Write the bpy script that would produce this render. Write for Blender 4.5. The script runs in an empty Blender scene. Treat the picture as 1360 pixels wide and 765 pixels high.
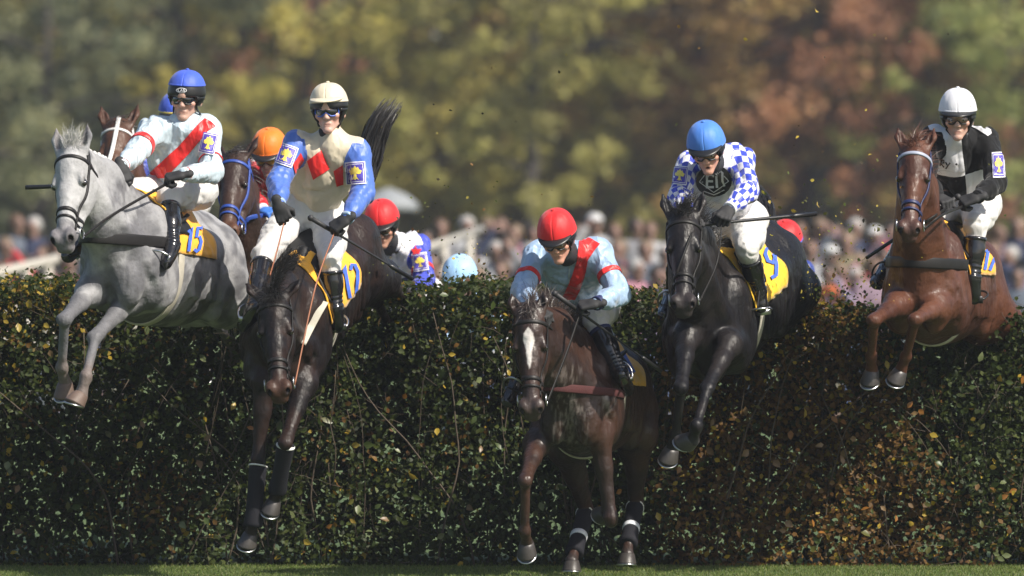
import bpy, math, random
import numpy as np
from mathutils import Vector
from mathutils.bvhtree import BVHTree

# ------------------------------------------------------------------ camera, sky, sun
F = 11333.0            # focal length in photo pixels (300 mm lens on a 36 mm sensor, 1360 px)
CAMH, HOR = 1.72, 340.0
sc = bpy.context.scene
C = sc.collection
cam_d = bpy.data.cameras.new('camera'); cam = bpy.data.objects.new('camera', cam_d); C.objects.link(cam)
cam.location = (0, 0, CAMH); cam.rotation_euler = (math.radians(90), 0, 0)
cam_d.sensor_width = 36; cam_d.lens = 300; cam_d.shift_y = -(382.5 - HOR) / 1360
cam_d.clip_start = 1; cam_d.clip_end = 3000
cam_d.dof.use_dof = True; cam_d.dof.focus_distance = 45.9; cam_d.dof.aperture_fstop = 2.95
sc.camera = cam
SUN = np.array((0.58, -0.42, 0.70)); SUN = SUN / np.linalg.norm(SUN)
w = bpy.data.worlds.new('World'); sc.world = w; w.use_nodes = True
nt = w.node_tree; bg = nt.nodes['Background']
sky = nt.nodes.new('ShaderNodeTexSky'); sky.sky_type = 'NISHITA'; sky.sun_disc = False
sky.sun_elevation = math.asin(SUN[2]); sky.sun_rotation = math.atan2(SUN[0], SUN[1])
sky.dust_density = 2.0
nt.links.new(sky.outputs[0], bg.inputs[0]); bg.inputs[1].default_value = 0.085
sd = bpy.data.lights.new('sun', 'SUN'); so = bpy.data.objects.new('sun', sd); C.objects.link(so)
sd.energy = 4.4; sd.angle = math.radians(0.5); sd.color = (1.0, 0.93, 0.82)
so.location = (20, 0, 30)
so.rotation_euler = Vector(SUN).to_track_quat('Z', 'Y').to_euler()
sc.view_settings.view_transform = 'Standard'; sc.view_settings.look = 'None'
sc.view_settings.exposure = 0.72; sc.view_settings.gamma = 1
sc.view_settings.use_curve_mapping = False

R = random.Random(7)
NR = np.random.default_rng(11)

def P(px, py, d):
    return np.array(((px - 680.0) / F * d, d, CAMH + (HOR - py) / F * d))
def nrm(v):
    v = np.asarray(v, float); return v / (np.linalg.norm(v) + 1e-12)
def A3(*v): return np.array(v, float)

class Fr:
    """frame: x = subject's left, y = forward, z = up"""
    def __init__(s, o, fwd, up, sc=1.0):
        s.o = np.asarray(o, float); s.y = nrm(fwd); s.x = nrm(np.cross(s.y, up)) ; s.z = np.cross(s.x, s.y)
        s.x = -s.x; s.s = sc
    def p(s, x, y, z): return s.o + s.s * (x * s.x + y * s.y + z * s.z)
    def v(s, x, y, z): return x * s.x + y * s.y + z * s.z
    def inv(s, V):
        d = (V - s.o) / s.s
        return np.stack((d @ s.x, d @ s.y, d @ s.z), -1)

# ------------------------------------------------------------------ value noise
def vnoise(p, freq=1.0, seed=0):
    q = p * freq + seed * 17.31
    i = np.floor(q).astype(np.int64); f = q - i; f = f * f * (3 - 2 * f)
    def h(a, b, c):
        n = (a * 73856093) ^ (b * 19349663) ^ (c * 83492791) ^ (seed * 2654435)
        n = (n ^ (n >> 13)) * 1274126177; n = n ^ (n >> 16)
        return (n & 0xffff) / 65535.0
    r = 0
    for a in (0, 1):
        for b in (0, 1):
            for c in (0, 1):
                wt = (f[..., 0] if a else 1 - f[..., 0]) * (f[..., 1] if b else 1 - f[..., 1]) * (f[..., 2] if c else 1 - f[..., 2])
                r = r + wt * h(i[..., 0] + a, i[..., 1] + b, i[..., 2] + c)
    return r
def fbm(p, freq, seed=0, oct=3):
    r = 0; a = 1; t = 0
    for k in range(oct): r = r + a * vnoise(p, freq * 2 ** k, seed + k); t += a; a *= .5
    return r / t
def sstep(a, b, x):
    t = np.clip((x - a) / (b - a), 0, 1); return t * t * (3 - 2 * t)

# ------------------------------------------------------------------ signed-distance modelling
def rc(a, b, ra, rb, flat=None):
    a = np.asarray(a, float); b = np.asarray(b, float); r = max(ra, rb)
    if flat is not None: fs, q = nrm(flat[0]), flat[1]; r = r * max(1, q)
    def ev(x, y, z):
        ba = b - a; L2 = ba @ ba + 1e-12
        px, py, pz = x - a[0], y - a[1], z - a[2]
        t = np.clip((px * ba[0] + py * ba[1] + pz * ba[2]) / L2, 0, 1)
        px = px - t * ba[0]; py = py - t * ba[1]; pz = pz - t * ba[2]
        if flat is not None:
            dd = (px * fs[0] + py * fs[1] + pz * fs[2]) * (1 / q - 1)
            px = px + dd * fs[0]; py = py + dd * fs[1]; pz = pz + dd * fs[2]
        d = np.sqrt(px * px + py * py + pz * pz) - (ra + (rb - ra) * t)
        return d * min(1.0, q) if flat is not None else d
    return ev, np.minimum(a, b) - r, np.maximum(a, b) + r
def el(c, rad, fr=None):
    c = np.asarray(c, float); rad = np.asarray(rad, float)
    M = np.eye(3) if fr is None else np.stack((fr.x, fr.y, fr.z))
    ext = np.sqrt(((M * rad[:, None]) ** 2).sum(0))
    def ev(x, y, z):
        px, py, pz = x - c[0], y - c[1], z - c[2]
        k0 = 0; k1 = 0
        for i in range(3):
            q = (px * M[i, 0] + py * M[i, 1] + pz * M[i, 2]) / rad[i]
            k0 = k0 + q * q; k1 = k1 + (q / rad[i]) ** 2
        k0 = np.sqrt(k0); k1 = np.sqrt(k1) + 1e-9
        return k0 * (k0 - 1) / k1
    return ev, c - ext, c + ext
def half(c, n, size=3.0):      # half space (for cuts): inside where (p-c).n < 0
    c = np.asarray(c, float); n = nrm(n)
    return (lambda x, y, z: (x - c[0]) * n[0] + (y - c[1]) * n[1] + (z - c[2]) * n[2]), c - size, c + size

def axis(lo, hi, h, fine=None):
    out = [lo]
    while out[-1] < hi:
        x = out[-1]
        st = h
        if fine is not None and fine[0] <= x <= fine[1]: st = fine[2]
        out.append(x + st)
    return np.array(out)
class Field:
    def __init__(s, prims, h, fine=None, pad=.03):
        lo = np.min([p[0][1] for p in prims if p[2] == 'add'], 0) - pad
        hi = np.max([p[0][2] for p in prims if p[2] == 'add'], 0) + pad
        s.ax = [axis(lo[i], hi[i], h, None if fine is None else (fine[0][i], fine[1][i], fine[2])) for i in range(3)]
        s.f = np.full([len(a) for a in s.ax], .5, np.float32)
        for pr, k, op in prims: s.add(pr, k, op)
    def add(s, pr, k, op):
        ev, lo, hi = pr
        sl = []
        for i in range(3):
            i0 = max(0, np.searchsorted(s.ax[i], lo[i] - k - .02)); i1 = min(len(s.ax[i]), np.searchsorted(s.ax[i], hi[i] + k + .02) + 1)
            if i1 - i0 < 2: return
            sl.append(slice(i0, i1))
        x = s.ax[0][sl[0]][:, None, None].astype(np.float32); y = s.ax[1][sl[1]][None, :, None].astype(np.float32); z = s.ax[2][sl[2]][None, None, :].astype(np.float32)
        d = ev(x, y, z).astype(np.float32); f = s.f[tuple(sl)]
        if op == 'add':
            if k > 0:
                hh = np.maximum(k - np.abs(f - d), 0) / k; s.f[tuple(sl)] = np.minimum(f, d) - hh * hh * k * .25
            else: s.f[tuple(sl)] = np.minimum(f, d)
        else:
            d = -d if op == 'sub' else d
            if k > 0:
                hh = np.maximum(k - np.abs(f - d), 0) / k; s.f[tuple(sl)] = np.maximum(f, d) + hh * hh * k * .25
            else: s.f[tuple(sl)] = np.maximum(f, d)
    def mesh(s):
        f = s.f; ins = f < 0
        n = np.array(f.shape)
        c = [ins[a:n[0] - 1 + a, b:n[1] - 1 + b, d:n[2] - 1 + d] for a in (0, 1) for b in (0, 1) for d in (0, 1)]
        cnt = sum(k.astype(np.int8) for k in c)
        act = (cnt > 0) & (cnt < 8)
        idx = np.argwhere(act)
        vid = np.full(act.shape, -1, np.int64); vid[act] = np.arange(len(idx))
        acc = np.zeros((len(idx), 3)); num = np.zeros(len(idx))
        cor = [(a, b, d) for a in (0, 1) for b in (0, 1) for d in (0, 1)]
        val = {cc: f[idx[:, 0] + cc[0], idx[:, 1] + cc[1], idx[:, 2] + cc[2]].astype(float) for cc in cor}
        for a in cor:
            for ax in range(3):
                if a[ax]: continue
                b = list(a); b[ax] = 1; b = tuple(b)
                va, vb = val[a], val[b]; m = (va < 0) != (vb < 0)
                t = np.where(m, va / np.where(m, va - vb, 1), 0)
                for j in range(3): acc[:, j] += np.where(m, (t if j == ax else a[j]), 0)
                num += m
        acc /= num[:, None]
        V = np.zeros_like(acc)
        for j in range(3):
            A = s.ax[j]; i = idx[:, j]; V[:, j] = A[i] + acc[:, j] * (A[i + 1] - A[i])
        Q = []
        for ax in range(3):
            o = [0, 1, 2]; o.remove(ax); u, v = o
            sl0 = [slice(None)] * 3; sl1 = [slice(None)] * 3
            sl0[ax] = slice(0, n[ax] - 1); sl1[ax] = slice(1, n[ax])
            for k in (u, v): sl0[k] = slice(1, n[k] - 1); sl1[k] = slice(1, n[k] - 1)
            e0 = ins[tuple(sl0)]; e1 = ins[tuple(sl1)]
            e = np.argwhere(e0 != e1)
            if not len(e): continue
            fl = e0[e[:, 0], e[:, 1], e[:, 2]]
            base = e.copy(); base[:, u] += 1; base[:, v] += 1
            def g(du, dv):
                q = base.copy(); q[:, u] -= du; q[:, v] -= dv
                return vid[q[:, 0], q[:, 1], q[:, 2]]
            quad = np.stack((g(1, 1), g(0, 1), g(0, 0), g(1, 0)), 1)
            if ax == 1: fl = ~fl
            quad[~fl] = quad[~fl][:, ::-1]
            Q.append(quad)
        Q = np.concatenate(Q); Q = Q[(Q >= 0).all(1)]
        return V, Q
def smooth(V, Q, it=1, lam=.5):
    for _ in range(it):
        s_ = np.zeros_like(V); c_ = np.zeros(len(V))
        for a, b in ((0, 1), (1, 2), (2, 3), (3, 0)):
            for j in range(3):
                s_[:, j] += np.bincount(Q[:, a], V[Q[:, b], j], len(V)) + np.bincount(Q[:, b], V[Q[:, a], j], len(V))
            c_ += np.bincount(Q[:, a], minlength=len(V)) + np.bincount(Q[:, b], minlength=len(V))
        V = V + lam * (s_ / np.maximum(c_, 1)[:, None] - V)
    return V
def vnormals(V, Q):
    n = np.cross(V[Q[:, 2]] - V[Q[:, 0]], V[Q[:, 3]] - V[Q[:, 1]])
    N = np.zeros_like(V)
    for k in range(4):
        for j in range(3): N[:, j] += np.bincount(Q[:, k], n[:, j], len(V))
    return N / (np.linalg.norm(N, axis=1)[:, None] + 1e-12)

# ------------------------------------------------------------------ objects
def bvh_of(V, Q): return BVHTree.FromPolygons([tuple(v) for v in V.tolist()], [tuple(q) for q in Q.tolist()])
def mk_mesh(name, V, Fc, mats=(), smooth_=True, cols=None, attrs=None, fmat=None):
    me = bpy.data.meshes.new(name)
    V = np.asarray(V, np.float32)
    if isinstance(Fc, np.ndarray):
        k = Fc.shape[1]; nf = len(Fc)
        me.vertices.add(len(V)); me.vertices.foreach_set('co', V.ravel())
        me.loops.add(nf * k); me.loops.foreach_set('vertex_index', Fc.astype(np.int32).ravel())
        me.polygons.add(nf); me.polygons.foreach_set('loop_start', np.arange(0, nf * k, k, dtype=np.int32))
        me.update(calc_edges=True)
    else:
        me.from_pydata([tuple(v) for v in V.tolist()], [], [tuple(f) for f in Fc]); me.update()
    if smooth_: me.polygons.foreach_set('use_smooth', np.ones(len(me.polygons), bool))
    if cols is not None:
        a = me.attributes.new('Col', 'FLOAT_COLOR', 'POINT')
        cc = np.ones((len(V), 4), np.float32); cc[:, :3] = cols; a.data.foreach_set('color', cc.ravel())
    for k_, v_ in (attrs or {}).items():
        a = me.attributes.new(k_, 'FLOAT_VECTOR', 'POINT'); a.data.foreach_set('vector', np.asarray(v_, np.float32).ravel())
    for m in mats: me.materials.append(m)
    if fmat is not None: me.polygons.foreach_set('material_index', np.asarray(fmat, np.int32))
    return me
def thing(name, loc, label, cat, group=None):
    o = bpy.data.objects.new(name, None); C.objects.link(o); o.location = tuple(loc)
    o.empty_display_size = .2
    o['label'] = label; o['category'] = cat
    if group: o['group'] = group
    return o
def wloc(o):
    l = np.array(o.location)
    return l + wloc(o.parent) if o.parent else l
def part(name, V, Fc, mat, parent=None, label=None, **kw):
    V = np.asarray(V, float)
    if parent is not None: V = V - wloc(parent)
    me = mk_mesh(name, V, Fc, [mat] if not isinstance(mat, (list, tuple)) else mat, **kw)
    o = bpy.data.objects.new(name, me); C.objects.link(o)
    if parent is not None: o.parent = parent
    if label: o['label'] = label
    return o
def tag(o, label, cat, group=None):
    o['label'] = label; o['category'] = cat
    if group: o['group'] = group
    return o

# mesh pieces -> (V, F) lists which can be joined
def join(*ps):
    V = []; Fs = []; n = 0
    for v, f in ps:
        v = np.asarray(v, float)
        V.append(v); Fs += [tuple(int(i) + n for i in q) for q in f]; n += len(v)
    return np.concatenate(V), Fs
def resample(pts, n):
    pts = np.asarray(pts, float)
    if len(pts) > 2:                              # Catmull-Rom
        q = np.vstack((2 * pts[0] - pts[1], pts, 2 * pts[-1] - pts[-2])); out = []
        m = max(2, n // (len(pts) - 1))
        for i in range(len(pts) - 1):
            for t in np.linspace(0, 1, m, endpoint=False):
                a, b, c, d = q[i:i + 4]
                out.append(.5 * (2 * b + (c - a) * t + (2 * a - 5 * b + 4 * c - d) * t * t + (-a + 3 * b - 3 * c + d) * t ** 3))
        out.append(pts[-1]); return np.array(out)
    return np.array([pts[0] + (pts[-1] - pts[0]) * t for t in np.linspace(0, 1, n)])
def tube(pts, r, k=8, closed=False):
    pts = np.asarray(pts, float); n = len(pts)
    r = np.broadcast_to(np.asarray(r, float), (n,)) if not np.isscalar(r) else np.full(n, float(r))
    T = np.gradient(pts, axis=0)
    if closed: T = np.roll(pts, -1, 0) - np.roll(pts, 1, 0)
    T /= np.linalg.norm(T, axis=1)[:, None] + 1e-12
    ref = A3(0, 0, 1) if abs(T[0][2]) < .9 else A3(1, 0, 0)
    u = nrm(np.cross(T[0], ref)); V = []
    for i in range(n):
        u = nrm(u - (u @ T[i]) * T[i]); v = np.cross(T[i], u)
        for j in range(k):
            a = 2 * math.pi * j / k
            V.append(pts[i] + r[i] * (math.cos(a) * u + math.sin(a) * v))
    Fs = []
    for i in range(n if closed else n - 1):
        i2 = (i + 1) % n
        for j in range(k): Fs.append((i * k + j, i * k + (j + 1) % k, i2 * k + (j + 1) % k, i2 * k + j))
    if not closed: Fs += [tuple(range(k))[::-1], tuple((n - 1) * k + j for j in range(k))]
    return np.array(V), Fs
def band(pts, nor, wid, th=.003, closed=False):
    """flat strap: pts on its inner face, nor outward, rounded section"""
    pts = np.asarray(pts, float); nor = np.asarray(nor, float); n = len(pts)
    T = np.gradient(pts, axis=0)
    if closed: T = np.roll(pts, -1, 0) - np.roll(pts, 1, 0)
    T /= np.linalg.norm(T, axis=1)[:, None] + 1e-12
    S = np.cross(T, nor); S /= np.linalg.norm(S, axis=1)[:, None] + 1e-12
    wid = np.broadcast_to(np.asarray(wid, float), (n,))
    prof = [(-.5, -.3), (-.5, .6), (-.35, 1), (.35, 1), (.5, .6), (.5, -.3)]; k = len(prof); V = []
    for i in range(n):
        for a, b in prof: V.append(pts[i] + S[i] * a * wid[i] + nor[i] * b * th)
    Fs = []
    for i in range(n if closed else n - 1):
        i2 = (i + 1) % n
        for j in range(k): Fs.append((i * k + j, i * k + (j + 1) % k, i2 * k + (j + 1) % k, i2 * k + j))
    if not closed: Fs += [tuple(range(k))[::-1], tuple((n - 1) * k + j for j in range(k))]
    return np.array(V), Fs
def smooth_poly(p, it=2, closed=False):
    p = np.array(p, float)
    for _ in range(it):
        q = p.copy()
        if closed: q = .5 * p + .25 * (np.roll(p, 1, 0) + np.roll(p, -1, 0))
        else: q[1:-1] = .5 * p[1:-1] + .25 * (p[2:] + p[:-2])
        p = q
    return p
def ring(bvh, c, u, v, a0, a1, n, wid, th=.003, off=.002, R0=.6, sm=3, maxr=9):
    c = np.asarray(c, float); pts = []; closed = abs(a1 - a0) >= 359.9; nn = []
    for i in range(n):
        a = math.radians(a0 + (a1 - a0) * i / (n if closed else n - 1)); d = nrm(u * math.cos(a) + v * math.sin(a))
        hit = bvh.ray_cast(Vector(c + d * R0), Vector(-d), R0)
        if hit[0] is None or (np.array(hit[0]) - c) @ d > maxr: continue
        pts.append(np.array(hit[0]) + d * off); nn.append(d)
    if len(pts) < 3: return None
    nn = np.array(nn); r = np.array([(p - c) @ d for p, d in zip(pts, nn)])
    for _ in range(sm):
        q = .5 * r + .25 * (np.roll(r, 1) + np.roll(r, -1))
        if not closed: q[0] = r[0]; q[-1] = r[-1]
        r = np.maximum(q, .6 * r + .4 * q)
    return band(c + nn * r[:, None], nn, wid, th, closed)
def surf_strap(bvh, P0, dirs, wid, th=.003, off=.002, n=24, R0=.5, sm=2):
    """strap over points P0 (inside the body), cast from outside along -dirs"""
    P0 = resample(P0, n); dirs = resample(dirs, n)[:len(P0)]; pts = []; nn = []
    for p, d in zip(P0, dirs):
        d = nrm(d); hit = bvh.ray_cast(Vector(p + d * R0), Vector(-d), R0 * 1.6)
        if hit[0] is None: continue
        m = np.array(hit[1]); m = m if m @ d > 0 else -m
        pts.append(np.array(hit[0]) + m * off); nn.append(m)
    if len(pts) < 3: return None
    nn = smooth_poly(nn, 3)
    return band(smooth_poly(pts, sm), nn, wid, th)
def cam_project(bvh, px, py, off):
    o = np.array((0, 0, CAMH)); d = nrm(P(px, py, 1.0) - o)
    hit = bvh.ray_cast(Vector(o + d * 40), Vector(d), 15)
    if hit[0] is None: return None
    m = np.array(hit[1]); m = m if m @ d < 0 else -m
    return np.array(hit[0]) - d * off + m * off * .4
import bmesh
def poly_grid(poly, step):
    """triangulated polygon with inner points on a grid"""
    bm = bmesh.new(); vs = [bm.verts.new((p[0], p[1], 0)) for p in poly]
    bm.faces.new(vs)
    P0 = np.array(poly)
    for ax in (0, 1):
        lo, hi = P0[:, ax].min(), P0[:, ax].max(); t = lo + step * .5
        while t < hi:
            co = [0, 0, 0]; no = [0, 0, 0]; co[ax] = t; no[ax] = 1
            bmesh.ops.bisect_plane(bm, geom=bm.verts[:] + bm.edges[:] + bm.faces[:], plane_co=co, plane_no=no); t += step
    bmesh.ops.triangulate(bm, faces=bm.faces[:])
    bm.verts.index_update()
    V = np.array([v.co[:2] for v in bm.verts]); Fs = [tuple(v.index for v in f.verts) for f in bm.faces]
    bm.free(); return V, Fs
def decal_map(poly, step, fn):
    V, Fs = poly_grid(poly, step); out = []; bad = set()
    for i, (x, y) in enumerate(V):
        q = fn(x, y)
        if q is None: bad.add(i); q = np.zeros(3)
        out.append(q)
    Fs = [f for f in Fs if not bad & set(f)]
    used = sorted({i for f in Fs for i in f}); m = {a: b for b, a in enumerate(used)}
    return np.array([out[i] for i in used]).reshape(-1, 3), [tuple(m[i] for i in f) for f in Fs]
def decal(bvh, poly, off=.003, step=2.5):
    off = off + .002; step = min(step, 1.7)
    return decal_map(poly, step, lambda x, y: cam_project(bvh, x, y, off))
def stroke(pts, w):
    """outline polygon of a poly-line stroke (2-D)"""
    pts = np.array(pts, float); T = np.gradient(pts, axis=0); T /= np.linalg.norm(T, axis=1)[:, None] + 1e-9
    N_ = np.stack((-T[:, 1], T[:, 0]), 1) * w / 2
    return [tuple(q) for q in np.concatenate((pts + N_, (pts - N_)[::-1]))]
def lathe(prof, o, ax, k=20, u=None, sx=1, sy=1):
    ax = nrm(ax); u = nrm(np.cross(ax, A3(0, 0, 1) if abs(ax[2]) < .9 else A3(1, 0, 0))) if u is None else nrm(u - (u @ ax) * ax)
    v = np.cross(ax, u); V = []
    for z, r in prof:
        for j in range(k):
            a = 2 * math.pi * j / k; V.append(o + ax * z + r * (math.cos(a) * u * sx + math.sin(a) * v * sy))
    n = len(prof); Fs = [(i * k + j, i * k + (j + 1) % k, (i + 1) * k + (j + 1) % k, (i + 1) * k + j) for i in range(n - 1) for j in range(k)]
    Fs += [tuple(range(k))[::-1], tuple((n - 1) * k + j for j in range(k))]
    return np.array(V), Fs
def box(c, hx, hy, hz, fr=None):
    X = (fr.x, fr.y, fr.z) if fr is not None else np.eye(3)
    V = [c + a * hx * X[0] + b * hy * X[1] + d * hz * X[2] for a in (-1, 1) for b in (-1, 1) for d in (-1, 1)]
    return np.array(V), [(0, 1, 3, 2), (4, 6, 7, 5), (0, 4, 5, 1), (2, 3, 7, 6), (0, 2, 6, 4), (1, 5, 7, 3)]
def sphere(c, rad, fr=None, nu=16, nv=10):
    X = (fr.x, fr.y, fr.z) if fr is not None else np.eye(3); V = []; Fs = []
    for i in range(nv + 1):
        t = math.pi * i / nv
        for j in range(nu):
            a = 2 * math.pi * j / nu
            V.append(c + rad[0] * math.sin(t) * math.cos(a) * X[0] + rad[1] * math.sin(t) * math.sin(a) * X[1] + rad[2] * math.cos(t) * X[2])
    for i in range(nv):
        for j in range(nu): Fs.append((i * nu + j, (i + 1) * nu + j, (i + 1) * nu + (j + 1) % nu, i * nu + (j + 1) % nu))
    return np.array(V), Fs
def hair(roots, dirs, length, wid=.004, seg=5, grav=.3, jit=.12, seed=1, curl=0.0):
    rg = np.random.default_rng(seed); V = []; Fs = []; roots = np.asarray(roots); dirs = np.asarray(dirs)
    for r_, d_ in zip(roots, dirs):
        L = (length if np.isscalar(length) else rg.uniform(*length)) * rg.uniform(.75, 1.1)
        d = nrm(d_ + rg.normal(0, jit, 3)); p = np.array(r_, float); side = nrm(np.cross(d, rg.normal(0, 1, 3)) + A3(.6, 0, 0))
        n0 = len(V)
        for i in range(seg + 1):
            t = i / seg; wv = wid * (1 - .85 * t)
            V.append(p - side * wv * .5); V.append(p + side * wv * .5)
            d = nrm(d + A3(0, 0, -grav / seg) + rg.normal(0, curl + .03, 3)); p = p + d * L / seg
        for i in range(seg): a = n0 + 2 * i; Fs.append((a, a + 1, a + 3, a + 2))
    return np.array(V), Fs

# ------------------------------------------------------------------ materials
def newmat(name):
    m = bpy.data.materials.new(name); m.use_nodes = True
    return m, m.node_tree, m.node_tree.nodes['Principled BSDF']
class G:
    """tiny node-maths helper"""
    def __init__(s, nt): s.nt = nt
    def n(s, t, **k):
        n = s.nt.nodes.new(t)
        for a, b in k.items(): setattr(n, a, b)
        return n
    def link(s, a, b): s.nt.links.new(a, b)
    def m(s, op, a, b=None, clamp=False):
        n = s.n('ShaderNodeMath', operation=op, use_clamp=clamp)
        for i, v in enumerate((a, b)):
            if v is None: continue
            if isinstance(v, (int, float)): n.inputs[i].default_value = v
            else: s.link(v, n.inputs[i])
        return n.outputs[0]
    def attr(s, name, out='Vector'): return s.n('ShaderNodeAttribute', attribute_name=name).outputs[out]
    def sep(s, v):
        n = s.n('ShaderNodeSeparateXYZ'); s.link(v, n.inputs[0]); return n.outputs
    def noise(s, scale, detail=3, vec=None, rough=.55, out=0):
        n = s.n('ShaderNodeTexNoise'); n.inputs['Scale'].default_value = scale; n.inputs['Detail'].default_value = detail; n.inputs['Roughness'].default_value = rough
        if vec is not None: s.link(vec, n.inputs['Vector'])
        return n.outputs[out]
    def mix(s, fac, a, b, mode='MIX'):
        n = s.n('ShaderNodeMix', data_type='RGBA', blend_type=mode)
        for v, i in ((fac, 0), (a, 6), (b, 7)):
            if isinstance(v, (int, float)): n.inputs[i].default_value = v
            elif isinstance(v, tuple): n.inputs[i].default_value = (*v, 1)
            else: s.link(v, n.inputs[i])
        return n.outputs[2]
    def ramp(s, fac, stops):
        n = s.n('ShaderNodeValToRGB'); r = n.color_ramp
        while len(r.elements) < len(stops): r.elements.new(.5)
        for e, (p, c) in zip(r.elements, stops): e.position = p; e.color = (*c, 1)
        s.link(fac, n.inputs[0]); return n.outputs[0]
    def bump(s, h, strength, dist, prev=None):
        n = s.n('ShaderNodeBump'); n.inputs['Strength'].default_value = strength; n.inputs['Distance'].default_value = dist
        s.link(h, n.inputs['Height'])
        if prev is not None: s.link(prev, n.inputs['Normal'])
        return n.outputs[0]
    def geo(s): return s.n('ShaderNodeTexCoord').outputs['Object']
def mat(name, col, rough=.5, metal=0, var=.12, vscale=30, bump=.0, bscale=60, bdist=.002, spec=.5, sheen=0, coat=0, trans=0, attr=False, aniso=None):
    m, nt, b = newmat(name); g = G(nt)
    base = g.attr('Col', 'Color') if attr else None
    nz = g.noise(vscale, 4, g.geo())
    lo = tuple(c * (1 - var) for c in col); hi = tuple(min(1, c * (1 + var)) for c in col)
    if attr: c = g.mix(1.0, base, g.mix(nz, (1 - var,) * 3, (1 + var,) * 3), 'MULTIPLY')
    else: c = g.mix(nz, lo, hi)
    g.link(c, b.inputs['Base Color'])
    b.inputs['Roughness'].default_value = rough; b.inputs['Metallic'].default_value = metal
    b.inputs['Specular IOR Level'].default_value = spec
    b.inputs['Sheen Weight'].default_value = sheen; b.inputs['Coat Weight'].default_value = coat; b.inputs['Coat Roughness'].default_value = .12
    if bump:
        g.link(g.bump(g.noise(bscale, 4, g.geo()), bump, bdist), b.inputs['Normal'])
    return m
def silk(name, expr=None, col=(.8, .8, .8), rough=.38, wr=1.0, spec=.4):
    """jacket cloth; expr(g) -> colour socket"""
    m, nt, b = newmat(name); g = G(nt)
    c = expr(g) if expr else g.mix(g.noise(12, 2, g.geo()), tuple(x * .93 for x in col), col)
    g.link(c, b.inputs['Base Color']); b.inputs['Roughness'].default_value = rough
    b.inputs['Sheen Weight'].default_value = .15; b.inputs['Specular IOR Level'].default_value = spec
    mp = g.n('ShaderNodeMapping'); mp.inputs['Scale'].default_value = (1, 1, .45); mp.inputs['Rotation'].default_value = (.3, .5, .2)
    g.link(g.geo(), mp.inputs[0])
    n1 = g.noise(9, 2.5, mp.outputs[0], .45); r1 = g.m('ABSOLUTE', g.m('SUBTRACT', n1, .5))
    n2 = g.noise(34, 2, mp.outputs[0], .5)
    wv = g.mix(.06, mp.outputs[0], g.noise(7, 2, g.geo(), .5, 1)); n3 = g.noise(19, 2, wv, .4); r3 = g.m('ABSOLUTE', g.m('SUBTRACT', n3, .5)); h = g.m('ADD', g.m('MULTIPLY', r1, -1.6), g.m('MULTIPLY', r3, -.35))
    b1 = g.bump(h, 1.0 * wr, .042)
    g.link(g.bump(g.noise(900, 1, g.geo()), .15, .0005, b1), b.inputs['Normal'])
    return m
# ================================================================== horses
def solve(par, px, py, L, sg):
    q = P(px, py, par[1]); s_ = math.hypot(q[0] - par[0], q[2] - par[2])
    if s_ >= L * .995: return q
    return P(px, py, par[1] + sg * math.sqrt(L * L - s_ * s_))
def body_frame(px, py, d, yaw, pitch, roll, s=1.0):
    y, p = math.radians(yaw), math.radians(pitch)
    f = A3(-math.sin(y) * math.cos(p), -math.cos(y) * math.cos(p), math.sin(p))
    fr = Fr(P(px, py, d), f, A3(0, 0, 1)); r = math.radians(roll)
    up = fr.z * math.cos(r) + fr.x * math.sin(r)
    return Fr(P(px, py, d), f, up, s)

M_tack = mat('black_leather', (.012, .011, .011), .5, var=.3, bump=.15, bscale=120, bdist=.001, spec=.3)
M_brtack = mat('brown_leather', (.10, .035, .015), .45, var=.3)
M_blue_tack = mat('blue_webbing', (.02, .06, .30), .5, var=.2, bump=.2, bscale=300)
M_white_tack = mat('white_webbing', (.62, .62, .60), .55, var=.15, bump=.2, bscale=300)
M_cream = mat('cream_girth_elastic', (.45, .42, .35), .75, var=.18, bump=.3, bscale=220)
M_maroon = mat('maroon_sheepskin', (.055, .010, .010), .8, var=.3, bump=.6, bscale=200, bdist=.004)
M_steel = mat('polished_steel', (.55, .55, .56), .28, 1.0, var=.15, vscale=60)
M_orange = mat('orange_saddle_cloth', (.82, .40, .02), .6, var=.12, bump=.5, bscale=25, bdist=.012, sheen=.2)
M_yellow = mat('yellow_saddle_cloth', (.85, .50, .02), .6, var=.1, bump=.5, bscale=25, bdist=.012, sheen=.2)
M_blueprint = mat('blue_print', (.055, .13, .55), .55, var=.1)
M_eye = mat('dark_horse_eye', (.008, .005, .004), .06, var=.1, coat=1.0)
M_boot_dark = mat('dark_leg_wrap', (.010, .010, .014), .8, spec=.25, var=.3, bump=.5, bscale=150, bdist=.003)
M_piping = mat('pale_piping', (.6, .6, .58), .5)
M_reflect = mat('reflective_band', (.62, .64, .68), .3, var=.2)
M_saddle = mat('dark_saddle_leather', (.010, .010, .011), .55, var=.3, spec=.3)
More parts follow.
